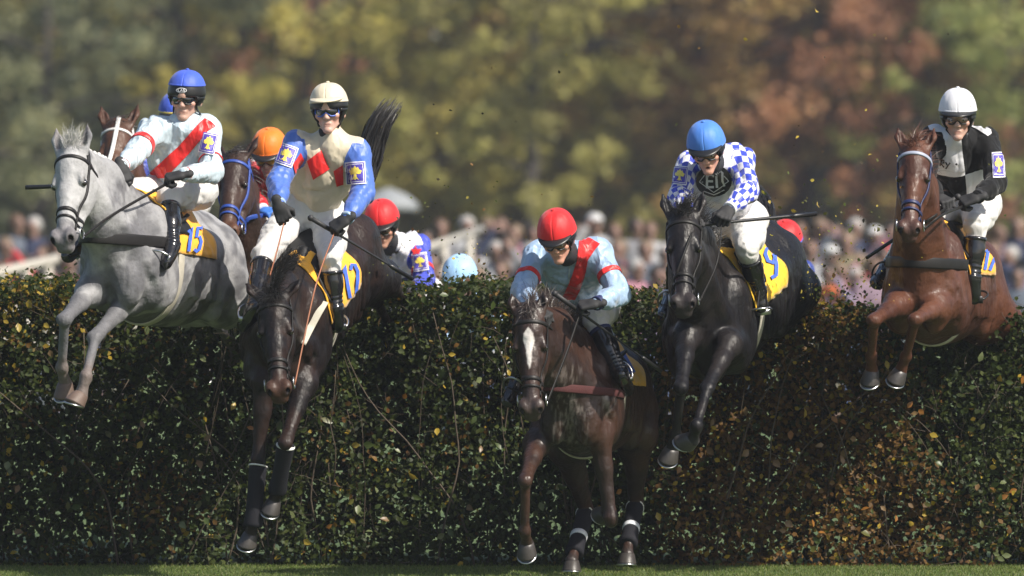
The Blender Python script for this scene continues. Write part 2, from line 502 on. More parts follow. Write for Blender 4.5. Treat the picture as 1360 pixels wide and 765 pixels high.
def coat_mat(name, rough, speck=.0, spec=.5, sheen=.0):
    m, nt, b = newmat(name); g = G(nt); geo = g.geo()
    nz = g.noise(5, 4, geo, .6); fine = g.noise(160, 3, geo)
    c = g.mix(1.0, g.attr('Col', 'Color'), g.mix(nz, (.72,) * 3, (1.28,) * 3), 'MULTIPLY')
    c = g.mix(1.0, c, g.mix(fine, (.88,) * 3, (1.12,) * 3), 'MULTIPLY')
    if speck:
        v = g.n('ShaderNodeTexVoronoi'); v.inputs['Scale'].default_value = 15; g.link(g.mix(.12, geo, g.noise(6, 2, geo, .5, 1)), v.inputs['Vector'])
        d = g.ramp(v.outputs['Distance'], [(.1, (1.0 + speck,) * 3), (.55, (1 - speck,) * 3)])
        d = g.mix(g.noise(2.5, 2, geo), (1, 1, 1), d)
        c = g.mix(1.0, c, d, 'MULTIPLY')
        fl = g.ramp(g.noise(60, 2, geo), [(.0, (1, 1, 1)), (.34, (.72, .70, .68)), (.44, (1, 1, 1))]); c = g.mix(.5, c, g.mix(1.0, c, fl, 'MULTIPLY'))
    g.link(c, b.inputs['Base Color'])
    mh = g.n('ShaderNodeMapping'); mh.inputs['Scale'].default_value = (1, 1, .12); g.link(geo, mh.inputs[0]); g.link(g.m('ADD', g.m('ADD', g.m('MULTIPLY', g.noise(11, 5, geo, .65), .45), g.m('MULTIPLY', g.noise(90, 3, mh.outputs[0], .6), .5)), rough - .42), b.inputs['Roughness'])
    b.inputs['Specular IOR Level'].default_value = spec; b.inputs['Sheen Weight'].default_value = sheen
    mp = g.n('ShaderNodeMapping'); mp.inputs['Scale'].default_value = (1, 1, .22); g.link(geo, mp.inputs[0])
    n0 = g.noise(7, 4, mp.outputs[0], .55); rd = g.m('ABSOLUTE', g.m('SUBTRACT', n0, .5)); b1 = g.bump(g.m('ADD', g.m('MULTIPLY', rd, 1.5), g.noise(15, 3, geo, .5)), .42, .028)
    b2 = g.bump(g.noise(45, 4, mp.outputs[0], .6), .34, .004, b1)
    g.link(g.bump(g.noise(260, 2, mp.outputs[0]), .35, .0012, b2), b.inputs['Normal'])
    return m
M_hair = {}
def hair_mat(name, col):
    if name not in M_hair: M_hair[name] = mat(name, col or (.02,.016,.014), .42, var=.35, vscale=18, sheen=.1)
    return M_hair[name]

def head_prims(h):
    a = []
    def E(x, y, z, rx, ry, rz, k=.03, op='add', rot=0):
        x *= 1.17; rx *= 1.15
        fr = h
        if rot:
            r = math.radians(rot); fr = Fr(h.o, h.y * math.cos(r) + h.z * math.sin(r), h.z * math.cos(r) - h.y * math.sin(r))
        a.append((el(h.p(x, y, z), np.array((rx, ry, rz)) * h.s, fr), k, op))
    def K(p, q, ra, rb, k=.03, flat=None, op='add'):
        p = (p[0] * 1.17, p[1], p[2]); q = (q[0] * 1.17, q[1], q[2])
        a.append((rc(h.p(*p), h.p(*q), ra * h.s, rb * h.s, None if flat is None else (h.v(*flat[0]), flat[1])), k, op))
    E(0, .08, -.065, .078, .13, .085)                      # cranium
    K((0, .10, -.045), (0, .30, -.055), .073, .050, .03)     # forehead
    K((0, .26, -.05), (0, .50, -.064), .052, .041, .03)       # nasal bone
    K((0, .20, -.115), (0, .47, -.10), .054, .038, .04, ((1, 0, 0), .85))
    for s in (-1, 1):
        E(s * .048, .20, -.15, .034, .115, .088, .03)        # cheek
        K((s * .056, .160, -.03), (s * .067, .205, -.034), .019, .017, .020)   # brow
        K((s * .058, .18, -.066), (s * .040, .33, -.070), .017, .010, .02)   # facial crest
        K((s * .032, .30, -.175), (s * .022, .50, -.135), .030, .020, .03)  # jaw bar
        E(s * .036, .535, -.052, .027, .042, .032, .018)        # nostril wing
        E(s * .040, .560, -.052, .013, .024, .021, .008, 'sub')
        E(s * .080, .205, -.050, .010, .020, .014, .010, 'sub')
    E(0, .545, -.085, .050, .052, .046, .03)               # muzzle
    E(0, .585, -.105, .040, .024, .026, .015)              # upper lip
    E(0, .545, -.145, .030, .040, .024, .012)              # chin
    return a
def ear_prims(h, side, spread, back, L=.155):
    base = h.p(side * .066, -.005, -.035); d = h.v(side * spread, -1, back); d = nrm(d)
    mid = base + d * L * .5 * h.s; tip = base + d * L * h.s + h.v(-side * .012, 0, 0)
    sx = nrm(h.x + h.v(0, 0, .25 * side)); fn = nrm(np.cross(d, sx)); fn = fn if fn @ h.z > 0 else -fn
    return [(rc(base, mid, .030 * h.s, .030 * h.s, (fn, .6)), .022, 'add'), (rc(mid, tip, .030 * h.s, .006 * h.s, (fn, .5)), .01, 'add'),
            (rc(base + d * .035 + fn * .019, tip - d * .03 + fn * .010, .019 * h.s, .007 * h.s), .006, 'sub')], (base, mid, tip, fn)

def make_horse(D):
    s = D.get('s', 1.0)
    B = body_frame(*D['c'], *D['rot'], s)
    pr = []
    def E(x, y, z, rx, ry, rz, k=.09, op='add'): pr.append((el(B.p(x, y, z), np.array((rx, ry, rz)) * s, B), k, op))
    def K(p, q, ra, rb, k=.06, flat=None): pr.append((rc(B.p(*p), B.p(*q), ra * s, rb * s, None if flat is None else (B.v(*flat[0]), flat[1])), k, 'add'))
    E(0, .12, .0, .225, .50, .300); E(0, .18, -.16, .15, .42, .165); E(0, -.2, -.03, .238, .45, .285)
    E(0, .50, -.03, .165, .24, .27); E(0, -.55, .06, .22, .33, .245)
    K((0, .42, .28), (0, .20, .30), .055, .05, .08); K((0, .20, .27), (0, -.60, .24), .08, .09, .08)
    for q in (-1, 1):
        E(q * .135, .46, .02, .085, .16, .27, .06)          # shoulder blade
        K((q * .145, .62, -.04), (q * .150, .44, -.20), .080, .075, .05)   # point of shoulder to elbow
        E(q * .088, .68, -.15, .080, .088, .125, .025)          # pectoral
        E(q * .135, -.60, -.02, .115, .26, .28, .06)         # haunch
        E(q * .12, -.78, -.08, .085, .12, .22, .05)
        E(q * .14, -.30, .12, .08, .12, .08, .08)            # hip point
    pr.append((rc(B.p(0, .785, .02), B.p(0, .69, -.32), .034 * s, .040 * s), .035, 'sub'))
    for q in (-1, 1): pr.append((rc(B.p(q * .175, .72, -.02), B.p(q * .20, .56, -.20), .018 * s, .016 * s), .03, 'sub'))
    for q in (-1, 1):
        pr.append((rc(B.p(q * .235, .27, .22), B.p(q * .250, .24, -.18), .022 * s, .022 * s), .05, 'sub'))      # groove behind the shoulder
        pr.append((rc(B.p(q * .150, .66, .16), B.p(q * .205, .64, -.04), .018 * s, .014 * s), .045, 'sub'))       # groove before it
        E(q * .185, .36, -.10, .055, .10, .14, .03); E(q * .165, .50, .02, .055, .07, .22, .03)
        K((q * .19, -.38, -.02), (q * .16, -.40, -.22), .05, .06, .04)
        for i in range(7): K((q * .205, .14 - .085 * i, .10), (q * .222, .06 - .085 * i, -.16), .018, .016, .03)  # ribs
    # neck
    poll = P(*D['poll']); muz = solve(poll, *D['muz'], .60 * s * D.get('hs', 1), D.get('mzs', -1))
    H = Fr(poll, muz - poll, np.array(D['hz'], float), s * D.get('hs', 1))
    n0 = B.p(0, .42, .22); n1 = B.p(0, .66, -.02)
    pt = H.p(0, .0, -.055); th = H.p(0, .14, -.17)
    side = nrm(np.cross(nrm(pt - n0), B.y + H.y)); side = B.x if np.linalg.norm(side) < .1 else side
    m0 = (n0 + pt) / 2 + B.v(0, 0, .05 * D.get('arch', 1)); m1 = (n1 + th) / 2 + B.v(0, 0, -.0)
    pr += [(rc(n0, m0, .13 * s, .085 * s, (side, .85)), .08, 'add'), (rc(m0, pt, .085 * s, .07 * s, (side, .9)), .06, 'add'),
           (rc(n1, m1, .145 * s, .098 * s, (side, .9)), .08, 'add'), (rc(m1, th, .105 * s, .068 * s, (side, .9)), .06, 'add'),
           (rc((n0 + n1) / 2, (m0 + m1) / 2, .145 * s, .10 * s, (side, .85)), .08, 'add'), (rc((m0 + m1) / 2, H.p(0, .07, -.12), .10 * s, .075 * s, (side, .9)), .06, 'add')]
    for q in (-1, 1): pr.append((rc(B.p(q * .13, .60, .0), H.p(q * .045, .12, -.14), .055 * s, .035 * s), .07, 'add'))
    pr += head_prims(H)
    ears = []
    for q, (sp, bk) in zip((-1, 1), D.get('ears', ((.35, .15), (.35, .15)))):
        e, info = ear_prims(H, q, sp, bk, D.get('earL', .155)); pr += e; ears.append(info)
    J = {}
    fine_pts = []
    for nm, L in D['legs'].items():
        q = -1 if nm[1] == 'R' else 1
        if nm[0] == 'F':
            e0 = B.p(q * .155, .42, -.26) if L[0] is None else P(*L[0])
            k_ = solve(e0, L[1][0], L[1][1], .43 * s, L[1][2]); f_ = solve(k_, L[2][0], L[2][1], .30 * s, L[2][2]); hf = solve(f_, L[3][0], L[3][1], .155 * s, L[3][2])
            sh = B.p(q * .145, .50, -.12)
            pr += [(rc(sh, e0, .085 * s, .072 * s), .05, 'add'), (rc(e0, e0 + (k_ - e0) * .40, .068 * s, .045 * s), .04, 'add'), (rc(e0 + (k_ - e0) * .38, k_, .047 * s, .032 * s), .03, 'add'),
                   (rc(e0 + B.v(q * .02, .03, 0) * s, e0 + (k_ - e0) * .55 + B.v(q * .012, .014, 0) * s, .036 * s, .022 * s), .012, 'add'), (rc(e0 + B.v(0, -.04, 0) * s, e0 + (k_ - e0) * .6 + B.v(0, -.018, 0) * s, .036 * s, .018 * s), .015, 'add')]
            kd = nrm(k_ - e0); pr += [(rc(k_ - kd * .030, k_ + kd * .020, .036 * s, .036 * s), .018, 'add'), (rc(k_ + B.v(0, -.036, .01) * s, k_ + B.v(0, -.040, .02) * s, .013 * s, .013 * s), .015, 'add'), (rc(k_ + B.v(-.018, .020, 0) * s, k_ + B.v(.018, .020, 0) * s, .023 * s, .023 * s), .014, 'add')]
        else:
            st = B.p(q * .165, -.47, -.25) if L[0] is None else P(*L[0])
            k_ = solve(st, L[1][0], L[1][1], .45 * s, L[1][2]); f_ = solve(k_, L[2][0], L[2][1], .37 * s, L[2][2]); hf = solve(f_, L[3][0], L[3][1], .155 * s, L[3][2])
            pr += [(rc(B.p(q * .14, -.62, -.08), st, .15 * s, .115 * s), .07, 'add'), (rc(st, st + (k_ - st) * .5, .105 * s, .062 * s), .05, 'add'), (rc(st + (k_ - st) * .45, k_, .062 * s, .042 * s), .03, 'add'),
                   (rc(k_, k_ + nrm(k_ - f_) * .05 + B.v(0, -.02, 0), .038 * s, .026 * s), .02, 'add')]
            e0 = st
        c0 = k_ + (f_ - k_) * .12
        bk = B.v(0, -1, 0); bk = nrm(bk - (bk @ nrm(f_ - k_)) * nrm(f_ - k_))
        pr += [(rc(c0, f_, .027 * s, .024 * s), .02, 'add'), (rc(c0 + bk * .024, f_ + bk * .020, .0135 * s, .015 * s), .006, 'add'),
               (rc(f_ - (f_ - k_) * .02, f_ + bk * .014, .034 * s, .030 * s), .012, 'add'), (rc(k_ + (f_ - k_) * .1 + bk * .036 * s, f_ + bk * .026 * s, .0075 * s, .0085 * s), .004, 'add'), (rc(f_ + bk * .030, f_ + bk * .034 + (f_ - k_) * .03, .014 * s, .009 * s), .01, 'add')]
        hd = nrm(hf - f_); mid = f_ + (hf - f_) * .55
        pr += [(rc(f_, mid, .029 * s, .029 * s), .015, 'add'), (rc(mid, f_ + (hf - f_) * .68, .032 * s, .040 * s), .012, 'add')]
        J[nm] = (e0, k_, f_, hf, hd, bk)
    hc = H.p(0, .28, -.1)
    fine = (hc - .34, hc + .34, .0062)
    V, Q = Field(pr, .0125, fine).mesh()
    V = smooth(V, Q, 1, .4)
    root = thing('horse', B.p(0, 0, -.9), D['label'], 'horse', 'racehorses jumping the hedge')
    # --- coat colours
    base = np.array(D['col']); hl = H.inv(V); bl = B.inv(V)
    col = np.ones((len(V), 1)) * base
    inhead = sstep(-.02, .05, hl[:, 1]) * (np.abs(hl[:, 0]) < .15) * (hl[:, 1] < .72) * sstep(-.34, -.26, hl[:, 2]) * (hl[:, 2] < .12)
    def mixc(mask, c): 
        nonlocal col
        col = col * (1 - mask[:, None]) + np.array(c) * mask[:, None]
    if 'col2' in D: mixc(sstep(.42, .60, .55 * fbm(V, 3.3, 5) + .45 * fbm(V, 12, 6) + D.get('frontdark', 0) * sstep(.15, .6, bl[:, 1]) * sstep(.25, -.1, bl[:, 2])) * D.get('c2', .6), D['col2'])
    legd = {}
    for nm, (e0, k_, f_, hf, hd, bk) in J.items():
        dk = np.minimum(np.linalg.norm(V - k_, axis=1), 9); t = ((V - k_) @ (f_ - k_)) / ((f_ - k_) @ (f_ - k_))
        ds = np.linalg.norm(V - (k_ + np.clip(t, 0, 1.6)[:, None] * (f_ - k_)), axis=1)
        dh = np.linalg.norm(V - (f_ + np.clip(((V - f_) @ (hf - f_)) / ((hf - f_) @ (hf - f_)), 0, 1.2)[:, None] * (hf - f_)), axis=1)
        legd[nm] = (t, ds, dh)
        if 'points' in D: mixc(sstep(-.75, .05, t) * (ds < .11) * 1.0 + 0, D['points'])
        if 'socks' in D: mixc(sstep(.45, 1.05, t + .25 * (fbm(V, 20, 3) - .5)) * (ds < .11), D['socks'])
        if D.get('coronet'): mixc((dh < .055) * sstep(.3, .6, ((V - f_) @ hd) / .155), D['coronet'])
    ph = np.stack((680 + (V[:, 0] * F / V[:, 1]), HOR - (V[:, 2] - CAMH) * F / V[:, 1]), 1)
    if 'muzc' in D: mixc(sstep(.40, .56, hl[:, 1]) * inhead, D['muzc'])
    if 'facec' in D: mixc(inhead * sstep(.03, -.12, hl[:, 2] * 1.0) * .0 + inhead * D.get('facew', .6) * (hl[:, 1] < .45), D['facec'])
    for q in (-1, 1):
        dn = np.linalg.norm((hl - A3(q * .047, .560, -.052)) / A3(1, 1.4, 1.4), axis=1); mixc(sstep(.022, .013, dn), (.008, .005, .005))
        de = np.linalg.norm(hl - A3(q * .100, .198, -.045), axis=1); mixc(sstep(.04, .018, de) * .75, D.get('eyec', (.01, .007, .006)))
    if 'blaze' in D:
        y = hl[:, 1]; wdt = np.interp(y, *D['blaze']) ; xo = hl[:, 0] - np.interp(y, [.1, .5], D.get('blx', [0, 0]))
        m_ = sstep(.006, -.004, np.abs(xo) - wdt + .010 * (fbm(V, 40, 2) - .5)) * inhead * (hl[:, 2] > -.10)
        mixc(m_, (.62, .58, .55))
    if 'foam' in D:
        for (fx, fy, rx, ry, st) in D['foam']:
            e = 1 - np.hypot((ph[:, 0] - fx) / rx, (ph[:, 1] - fy) / ry); Vs = V * A3(1.6, 1, .6)
            mixc(sstep(.52, .80, fbm(Vs * A3(1.5, 1, .6), 38, 9, 4) + e * .40 - .16) * (e > 0) * (bl[:, 1] > .3) * st * .75, (.20, .17, .155))
    for (e_, mid, tip, fn) in ears:
        t = ((V - e_) @ (tip - e_)) / ((tip - e_) @ (tip - e_)); dd = np.linalg.norm(V - (e_ + np.clip(t, 0, 1)[:, None] * (tip - e_)), axis=1)
        N0 = ((V - e_ - t[:, None] * (tip - e_)) @ fn)
        mixc((t > .12) * (t < .97) * (dd < .022) * (N0 > 0) * .6, D.get('earin', base * .5))
    VN = None
    col = np.clip(col, 0, 1)
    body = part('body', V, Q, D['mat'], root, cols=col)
    bvh = bvh_of(V, Q)
    # --- hooves: shoe, and the wall
    for nm, (e0, k_, f_, hf, hd, bk) in J.items():
        fw = nrm(-bk - ((-bk) @ hd) * hd); ax = nrm(hd + .28 * fw)
        if nm in D.get('flat', ()): ax = nrm(A3(0, 0, -1) + .15 * hd); fw = nrm(fw - (fw @ ax) * ax)
        top = f_ + (hf - f_) * .60
        prof = [(-.012, .030 * s), (0, .0385 * s), (.004, .041 * s), (.052 * s, .0545 * s), (.060 * s, .055 * s)]
        vv, ff = lathe(prof, top + ax * .004, ax, 18, fw, 1.12, .98)
        vv = vv + fw * ((((vv - top) @ ax) * .32)[:, None])
        ho = part('hoof', vv, ff, D.get('hoofm', M_hoof), root)
        end = top + ax * (.062 * s + .004) + fw * .062 * .32
        u = fw; v = np.cross(ax, u); pts = [end + .047 * s * (1.12 * math.cos(a) * u + math.sin(a) * v) for a in np.linspace(-2.45, 2.45, 22)]
        vv, ff = band(pts, np.array([ax] * 22), .018, .006); part('horseshoe', vv, ff, M_steel, ho)
    # --- leg wraps
    for nm, (c_, rb) in D.get('wraps', {}).items():
        e0, k_, f_, hf, hd, bk = J[nm]; ax = nrm(f_ - k_); L = np.linalg.norm(f_ - k_)
        a_ = k_ + ax * .03 + bk * .008
        prof = [(0, .030), (.004, .049), (.03, .048), (L * .5, .044), (L * .8, .046), (L * .97, .052), (L * 1.02, .050), (L * 1.03, .035)]
        wv, wf = lathe(prof, a_, ax, 18, -bk, .95, 1.0); n_ = vnoise(wv, 60, 3)[:, None] - .5
        wp = part('leg_boot', wv + n_ * .003, wf, c_, root)
        vv, ff = lathe([(-.004, .047), (-.003, .0515), (.004, .0515), (.005, .047)], a_ + ax * .006, nrm(ax - .22 * bk), 18, -bk); part('trim', vv, ff, M_piping, wp)
        if rb: vv, ff = lathe([(0, .046), (.001, .0485), (.033, .0475), (.034, .045)], a_ + ax * L * .55, ax, 18, -bk); part('reflective_band', vv, ff, M_reflect, wp)
    # --- eyes
    for q in (-1, 1):
        vv, ff = sphere(H.p(q * .081, .205, -.049), np.array((.020, .022, .019)) * H.s, H); part('eye', vv, ff, M_eye, root)
    # --- mane, forelock, tail
    hm = hair_mat(*D['mane']); mn = 3 * D.get('mane_n', 300)
    rts = []; dr = []; rg = np.random.default_rng(5)
    crest = resample([H.p(0, -.02, .02), (n0 + pt) / 2 + B.v(0, 0, .05) + nrm(np.cross(side, pt - n0)) * 0, n0 + B.v(0, 0, .11)], 40)
    cr = []
    nc = nrm(np.cross(side, nrm(pt - n0))); nc = nc if nc @ (B.z + A3(0, .5, .5)) > 0 else -nc
    for c_ in crest:
        h_ = bvh.ray_cast(Vector(c_ + nc * .3), Vector(-nc), .45)
        cr.append(np.array(h_[0]) if h_[0] is not None else c_)
    cr = smooth_poly(cr, 6)
    if D.get('plaits'):
        ps = []
        for i in range(2, len(cr) - 3, 2):
            vv, ff = sphere(cr[i] + nc * .010 + rg.normal(0, .004, 3), (.017, .017, .021), None, 10, 7); part('mane_plait', vv, ff, hm, root)
    else:
        ms = D.get('mane_side', 1)
        for k in range(mn):
            i = rg.integers(0, len(cr)); rts.append(cr[i] + rg.normal(0, .008, 3)); dr.append(nc * rg.uniform(.2, .8) + side * ms * rg.uniform(.2, 1.0) + np.array(D.get('mwind', (0, 0, 0))))
        vv, ff = hair(rts, dr, (.08, .17), .0035, 6, 1.3, .10, 2); part('mane', vv, ff, hm, root)['kind'] = 'stuff'
    rts = [H.p(rg.uniform(-.035, .035), rg.uniform(-.05, .03), -.0) for _ in range(3 * D.get('fore_n', 90))]
    if rts:
        dr = [H.v(rg.normal(0, .35), D.get('fy', .5), .6) + np.array(D.get('fwind', (0, 0, 0))) for _ in rts]
        vv, ff = hair(rts, dr, D.get('foreL', (.08, .16)), .0028, 7, D.get('fgrav', .7), .22, 3, D.get('fcurl', .1)); part('forelock', vv, ff, hm, root)['kind'] = 'stuff'
    tb = B.p(0, -.86, .14)
    if D.get('tail'):
        T_ = [P(*q) for q in D['tail']]; rg2 = np.random.default_rng(8); V_ = []; F_ = []
        path = resample([tb] + T_, 24)
        sp = np.linspace(0, 1, len(path)); wf = D.get('tailw', .075)
        for k in range(D.get('tail_n', 900)):
            o_ = rg2.normal(0, 1, 3); o_ = o_ / max(1, np.linalg.norm(o_) * .8); end = rg2.uniform(.55, 1.0); st = rg2.uniform(0, .35)
            m_ = 12; tt = np.linspace(st, end, m_)
            pts = np.stack([np.interp(tt, sp, path[:, j]) for j in range(3)], 1) + o_[None] * (wf * np.clip(tt * 2.2, .25, 1) * (1 - .40 * tt))[:, None]
            pts += (vnoise(pts * 1.0, 16, k % 7) - .5)[:, None] * .02 * rg2.normal(0, 1, 3)
            sd_ = nrm(np.cross(pts[-1] - pts[0], rg2.normal(0, 1, 3))); n0_ = len(V_)
            for i, p_ in enumerate(pts): wv = .0046 * (1 - .8 * i / m_); V_ += [p_ - sd_ * wv, p_ + sd_ * wv]
            for i in range(m_ - 1): a = n0_ + 2 * i; F_.append((a, a + 1, a + 3, a + 2))
        part('tail', np.array(V_), F_, hm, root)['kind'] = 'stuff'
    elif D.get('tail', 1) is None:
        rts = [tb + B.v(rg.normal(0, .02), 0, rg.normal(0, .02)) for _ in range(260)]
        vv, ff = hair(rts, [B.v(rg.normal(0, .12), -1, -.3) for _ in rts], (.45, .7), .009, 7, 1.0, .08, 4); part('tail', vv, ff, hm, root)['kind'] = 'stuff'
    # --- bridle
    mt = D.get('tack', M_tack); wb = D.get('bw', .019)
    br = []; brn = []
    def addr(x, nm_='strap'):
        if x is not None: br.append(x); brn.append(nm_)
    hx, hy, hz_ = H.x, H.y, H.z
    addr(ring(bvh, H.p(0, .385, -.095), hz_, hx, 0, 360, 40, wb * 1.1, .006, .002, .2, 3, .15), 'noseband')
    if D.get('flash', True): addr(ring(bvh, H.p(0, .43, -.10), nrm(hz_ + hy * .0), hx, 0, 360, 40, wb * .7, .005, .004, .2, 3, .14), 'flash_strap')
    br[-1] = (br[-1][0], br[-1][1])
    bro = ring(bvh, H.p(0, .075, -.10), nrm(hz_), hx, -88, 88, 30, wb * 1.05, .007)
    addr(ring(bvh, H.p(0, .060, -.10), hz_, hx, 75, 285, 30, wb * .7, .005, .002, .20, 3, .14), 'throat_lash')          # throat lash
    for q in (-1, 1):
        pts = [H.p(0, y, z) for y, z in ((.03, -.05), (.12, -.085), (.25, -.105), (.38, -.105), (.47, -.105))]
        addr(surf_strap(bvh, pts, [H.v(q, 0, .1)] * 5, wb * .85, .006, .003, 26, .35), 'cheekpiece')
    for q in (-1, 1): addr(surf_strap(bvh, [H.p(0, -.06, -.06), H.p(0, .07, -.07)], [H.v(q, 0, -.1), H.v(q, 0, .1)], wb, .006, .003, 10, .14))      # headpiece
    names = brn
    hpi = br[-1]; brid = part('bridle', hpi[0], hpi[1], mt, root)
    for nm_, pc in zip(names[:-1], br[:-1]): part(nm_, pc[0], pc[1], mt, brid)
    if bro: part('browband', bro[0], bro[1], D.get('brow', mt), brid)
    bits = {}
    bl_ = []
    for q in (-1, 1):
        c_ = H.p(q * .068, .485, -.115); n_ = 22
        pts = [c_ + H.v(q * .01, math.cos(a) * .030, math.sin(a) * .030) for a in np.linspace(0, 2 * math.pi, n_, endpoint=False)]
        part('bit_ring', *tube(pts, .0038, 6, True), M_steel, root); bits[q] = c_ + H.v(q * .012, .0, -.028)
    for pts in D.get('straps', []):            # straps drawn on the near surface: (points, width, material, name)
        q_ = [cam_project(bvh, x, y, .003) for x, y in resample([(a, b, 0) for a, b in pts[0]], 24)[:, :2]]
        q_ = [a for a in q_ if a is not None]
        if len(q_) > 3: vv, ff = band(smooth_poly(q_, 3), np.array([A3(0, -1, .2)] * len(q_)), pts[1], .005); part(pts[3], vv, ff, pts[2], root)
    # --- saddlery
    if D.get('saddle', True):
        def patch(y0, y1, a0, a1, off, nu=26, nv=30, cut=None):
            Vp = []; 
            for i in range(nu + 1):
                for j in range(nv + 1):
                    y = y0 + (y1 - y0) * i / nu; a = math.radians(a0 + (a1 - a0) * j / nv)
                    if cut: y = cut(y, math.degrees(a))
                    c_ = B.p(0, y, .02); d = nrm(B.v(math.sin(a), 0, math.cos(a)))
                    h_ = bvh.ray_cast(Vector(c_ + d * .8), Vector(-d), .8)
                    p_ = np.array(h_[0]) if h_[0] is not None else c_ + d * .3
                    Vp.append(p_ + d * (off + .004 * math.sin(i * 1.1 + j * .8)))
            Fp = [(i * (nv + 1) + j, i * (nv + 1) + j + 1, (i + 1) * (nv + 1) + j + 1, (i + 1) * (nv + 1) + j) for i in range(nu) for j in range(nv)]
            return np.array(Vp), Fp
        cm = D.get('clothm', M_orange)
        y0, y1 = D.get('cloth', (-.32, .36)); am = D.get('clotha', 76)
        vv, ff = patch(y0, y1, -am, am, .014)
        so_ = part('saddle_cloth', vv, ff, cm, root); md = so_.modifiers.new('thick', 'SOLIDIFY'); md.thickness = .007; md.offset = 1
        def cloth_pt(u, v, off=.024):            # u along body (m from back edge), v degrees from the spine (left +)
            a = math.radians(v); c_ = B.p(0, u, .02); d = nrm(B.v(math.sin(a), 0, math.cos(a)))
            h_ = bvh.ray_cast(Vector(c_ + d * .8), Vector(-d), .8)
            return None if h_[0] is None else np.array(h_[0]) + d * (off + .004)
        for poly in D.get('digits', []):
            if poly[0] == 'px':
                cb = bvh_of(*(lambda o: (vv + 0, np.array(ff)))(0))
                pv, pf = decal(cb, poly[1], .010, 2.0)
            else: pv, pf = decal_map(poly, .012, lambda a, b: cloth_pt(y0 + a, b / .0052, .026))
            if len(pf):
                do = part('number', pv, pf, M_blueprint, so_, smooth_=False)
        # saddle: seat + flaps
        sp = [(el(B.p(0, .03, .345), np.array((.12, .22, .03)) * s, B), .02, 'add'), (rc(B.p(0, -.20, .345), B.p(0, -.12, .36), .04, .05), .05, 'add'), (rc(B.p(0, .22, .34), B.p(0, .19, .375), .04, .028), .05, 'add')]
        sv, sq = Field(sp, .012).mesh(); sad = part('saddle', sv, sq, M_saddle, root)
        for q in (-1, 1):
            vv, ff = patch(.04, .28, q * 12, q * 56, .024, 10, 12, lambda y, a: y + .0016 * (abs(a) - 20)); fo = part('flap', vv, ff, M_saddle, sad); md = fo.modifiers.new('thick', 'SOLIDIFY'); md.thickness = .008; md.offset = 1
        g_ = ring(bvh, B.p(0, D.get('girth', .24), 0), B.z, B.x, 70, 290, 50, .085, .008, .003, .5)
        if g_: part('girth', g_[0], g_[1], M_cream, root)
        if D.get('collar', True):
            u_ = nrm(B.y + B.z * D.get('ctilt', -.12)); cl = ring(bvh, B.p(0, .25, D.get('cz', .08)), u_, B.x, -80, 80, 60, D.get('cw', .05), .009, .004, .75, 8)
            if cl: part('breast_collar', cl[0], cl[1], D.get('collarm', M_tack), root)
    return dict(B=B, H=H, J=J, bvh=bvh, root=root, bits=bits)

def hoof_mat():
    m, nt, b = newmat('hoof_horn'); g = G(nt)
    c = g.mix(g.noise(25, 4, g.geo()), (.018, .016, .016), (.065, .057, .052)); g.link(c, b.inputs['Base Color']); b.inputs['Roughness'].default_value = .42
    g.link(g.bump(g.noise(60, 3, g.geo()), .4, .003), b.inputs['Normal']); return m
M_hoof = hoof_mat()
M_hoof_pale = mat('pale_hoof_horn', (.11, .075, .06), .6, var=.35, bump=.4, bscale=50, bdist=.003)
# ================================================================== people
def skin_mat(name, tint=(1, 1, 1)):
    m, nt, b = newmat(name); g = G(nt)
    c = g.mix(1.0, g.attr('Col', 'Color'), g.mix(g.noise(40, 4, g.geo()), tuple(.86 * t for t in tint), tuple(1.1 * t for t in tint)), 'MULTIPLY')
    g.link(c, b.inputs['Base Color']); b.inputs['Roughness'].default_value = .48
    b.inputs['Subsurface Weight'].default_value = .12; b.inputs['Subsurface Radius'].default_value = (.010, .004, .002); b.inputs['Subsurface Scale'].default_value = .5
    g.link(g.bump(g.noise(220, 3, g.geo()), .2, .0008), b.inputs['Normal']); return m
M_skin = skin_mat('skin')
M_glove = mat('black_glove_knit', (.018, .018, .020), .75, var=.3, bump=.5, bscale=260, bdist=.0015)
M_boot = mat('black_riding_boot', (.010, .010, .012), .16, var=.3, coat=.5, bump=.25, bscale=30, bdist=.006)
M_rubber = mat('black_rubber', (.02, .02, .022), .6)
M_breech = silk('white_breeches', None, (.60, .59, .58), .6, .55)
M_blackshell = mat('black_helmet_shell', (.012, .012, .013), .38, var=.2)
M_whip = mat('black_braided_whip', (.012, .012, .014), .35, var=.3, bump=.4, bscale=500, bdist=.001)
M_lens = mat('dark_goggle_lens', (.006, .007, .010), .06, var=.1, coat=1)
def clear_mat():
    m, nt, b = newmat('clear_goggle_lens'); g = G(nt)
    t = g.n('ShaderNodeBsdfTransparent'); t.inputs[0].default_value = (.86, .84, .84, 1)
    gl = g.n('ShaderNodeBsdfGlossy'); gl.inputs['Roughness'].default_value = .12
    mx = g.n('ShaderNodeMixShader'); fr = g.n('ShaderNodeFresnel'); fr.inputs[0].default_value = 1.5
    g.link(g.m('ADD', fr.outputs[0], .06), mx.inputs[0]); g.link(t.outputs[0], mx.inputs[1]); g.link(gl.outputs[0], mx.inputs[2])
    nt.links.new(mx.outputs[0], nt.nodes['Material Output'].inputs['Surface']); return m
M_clear = clear_mat()
M_white_eye = mat('eye_white', (.62, .60, .57), .25); M_iris = mat('dark_iris', (.03, .02, .015), .1)
M_purple = mat('badge_violet', (.07, .05, .34), .5); M_badgewhite = mat('badge_white', (.75, .75, .78), .5); M_gold = mat('badge_yellow', (.78, .62, .10), .45, var=.25, vscale=120, bump=.5, bscale=150, bdist=.003)
M_red = silk('red_silk', None, (.66, .02, .02), .42); M_navy = mat('navy_cloth', (.012, .02, .085), .6)
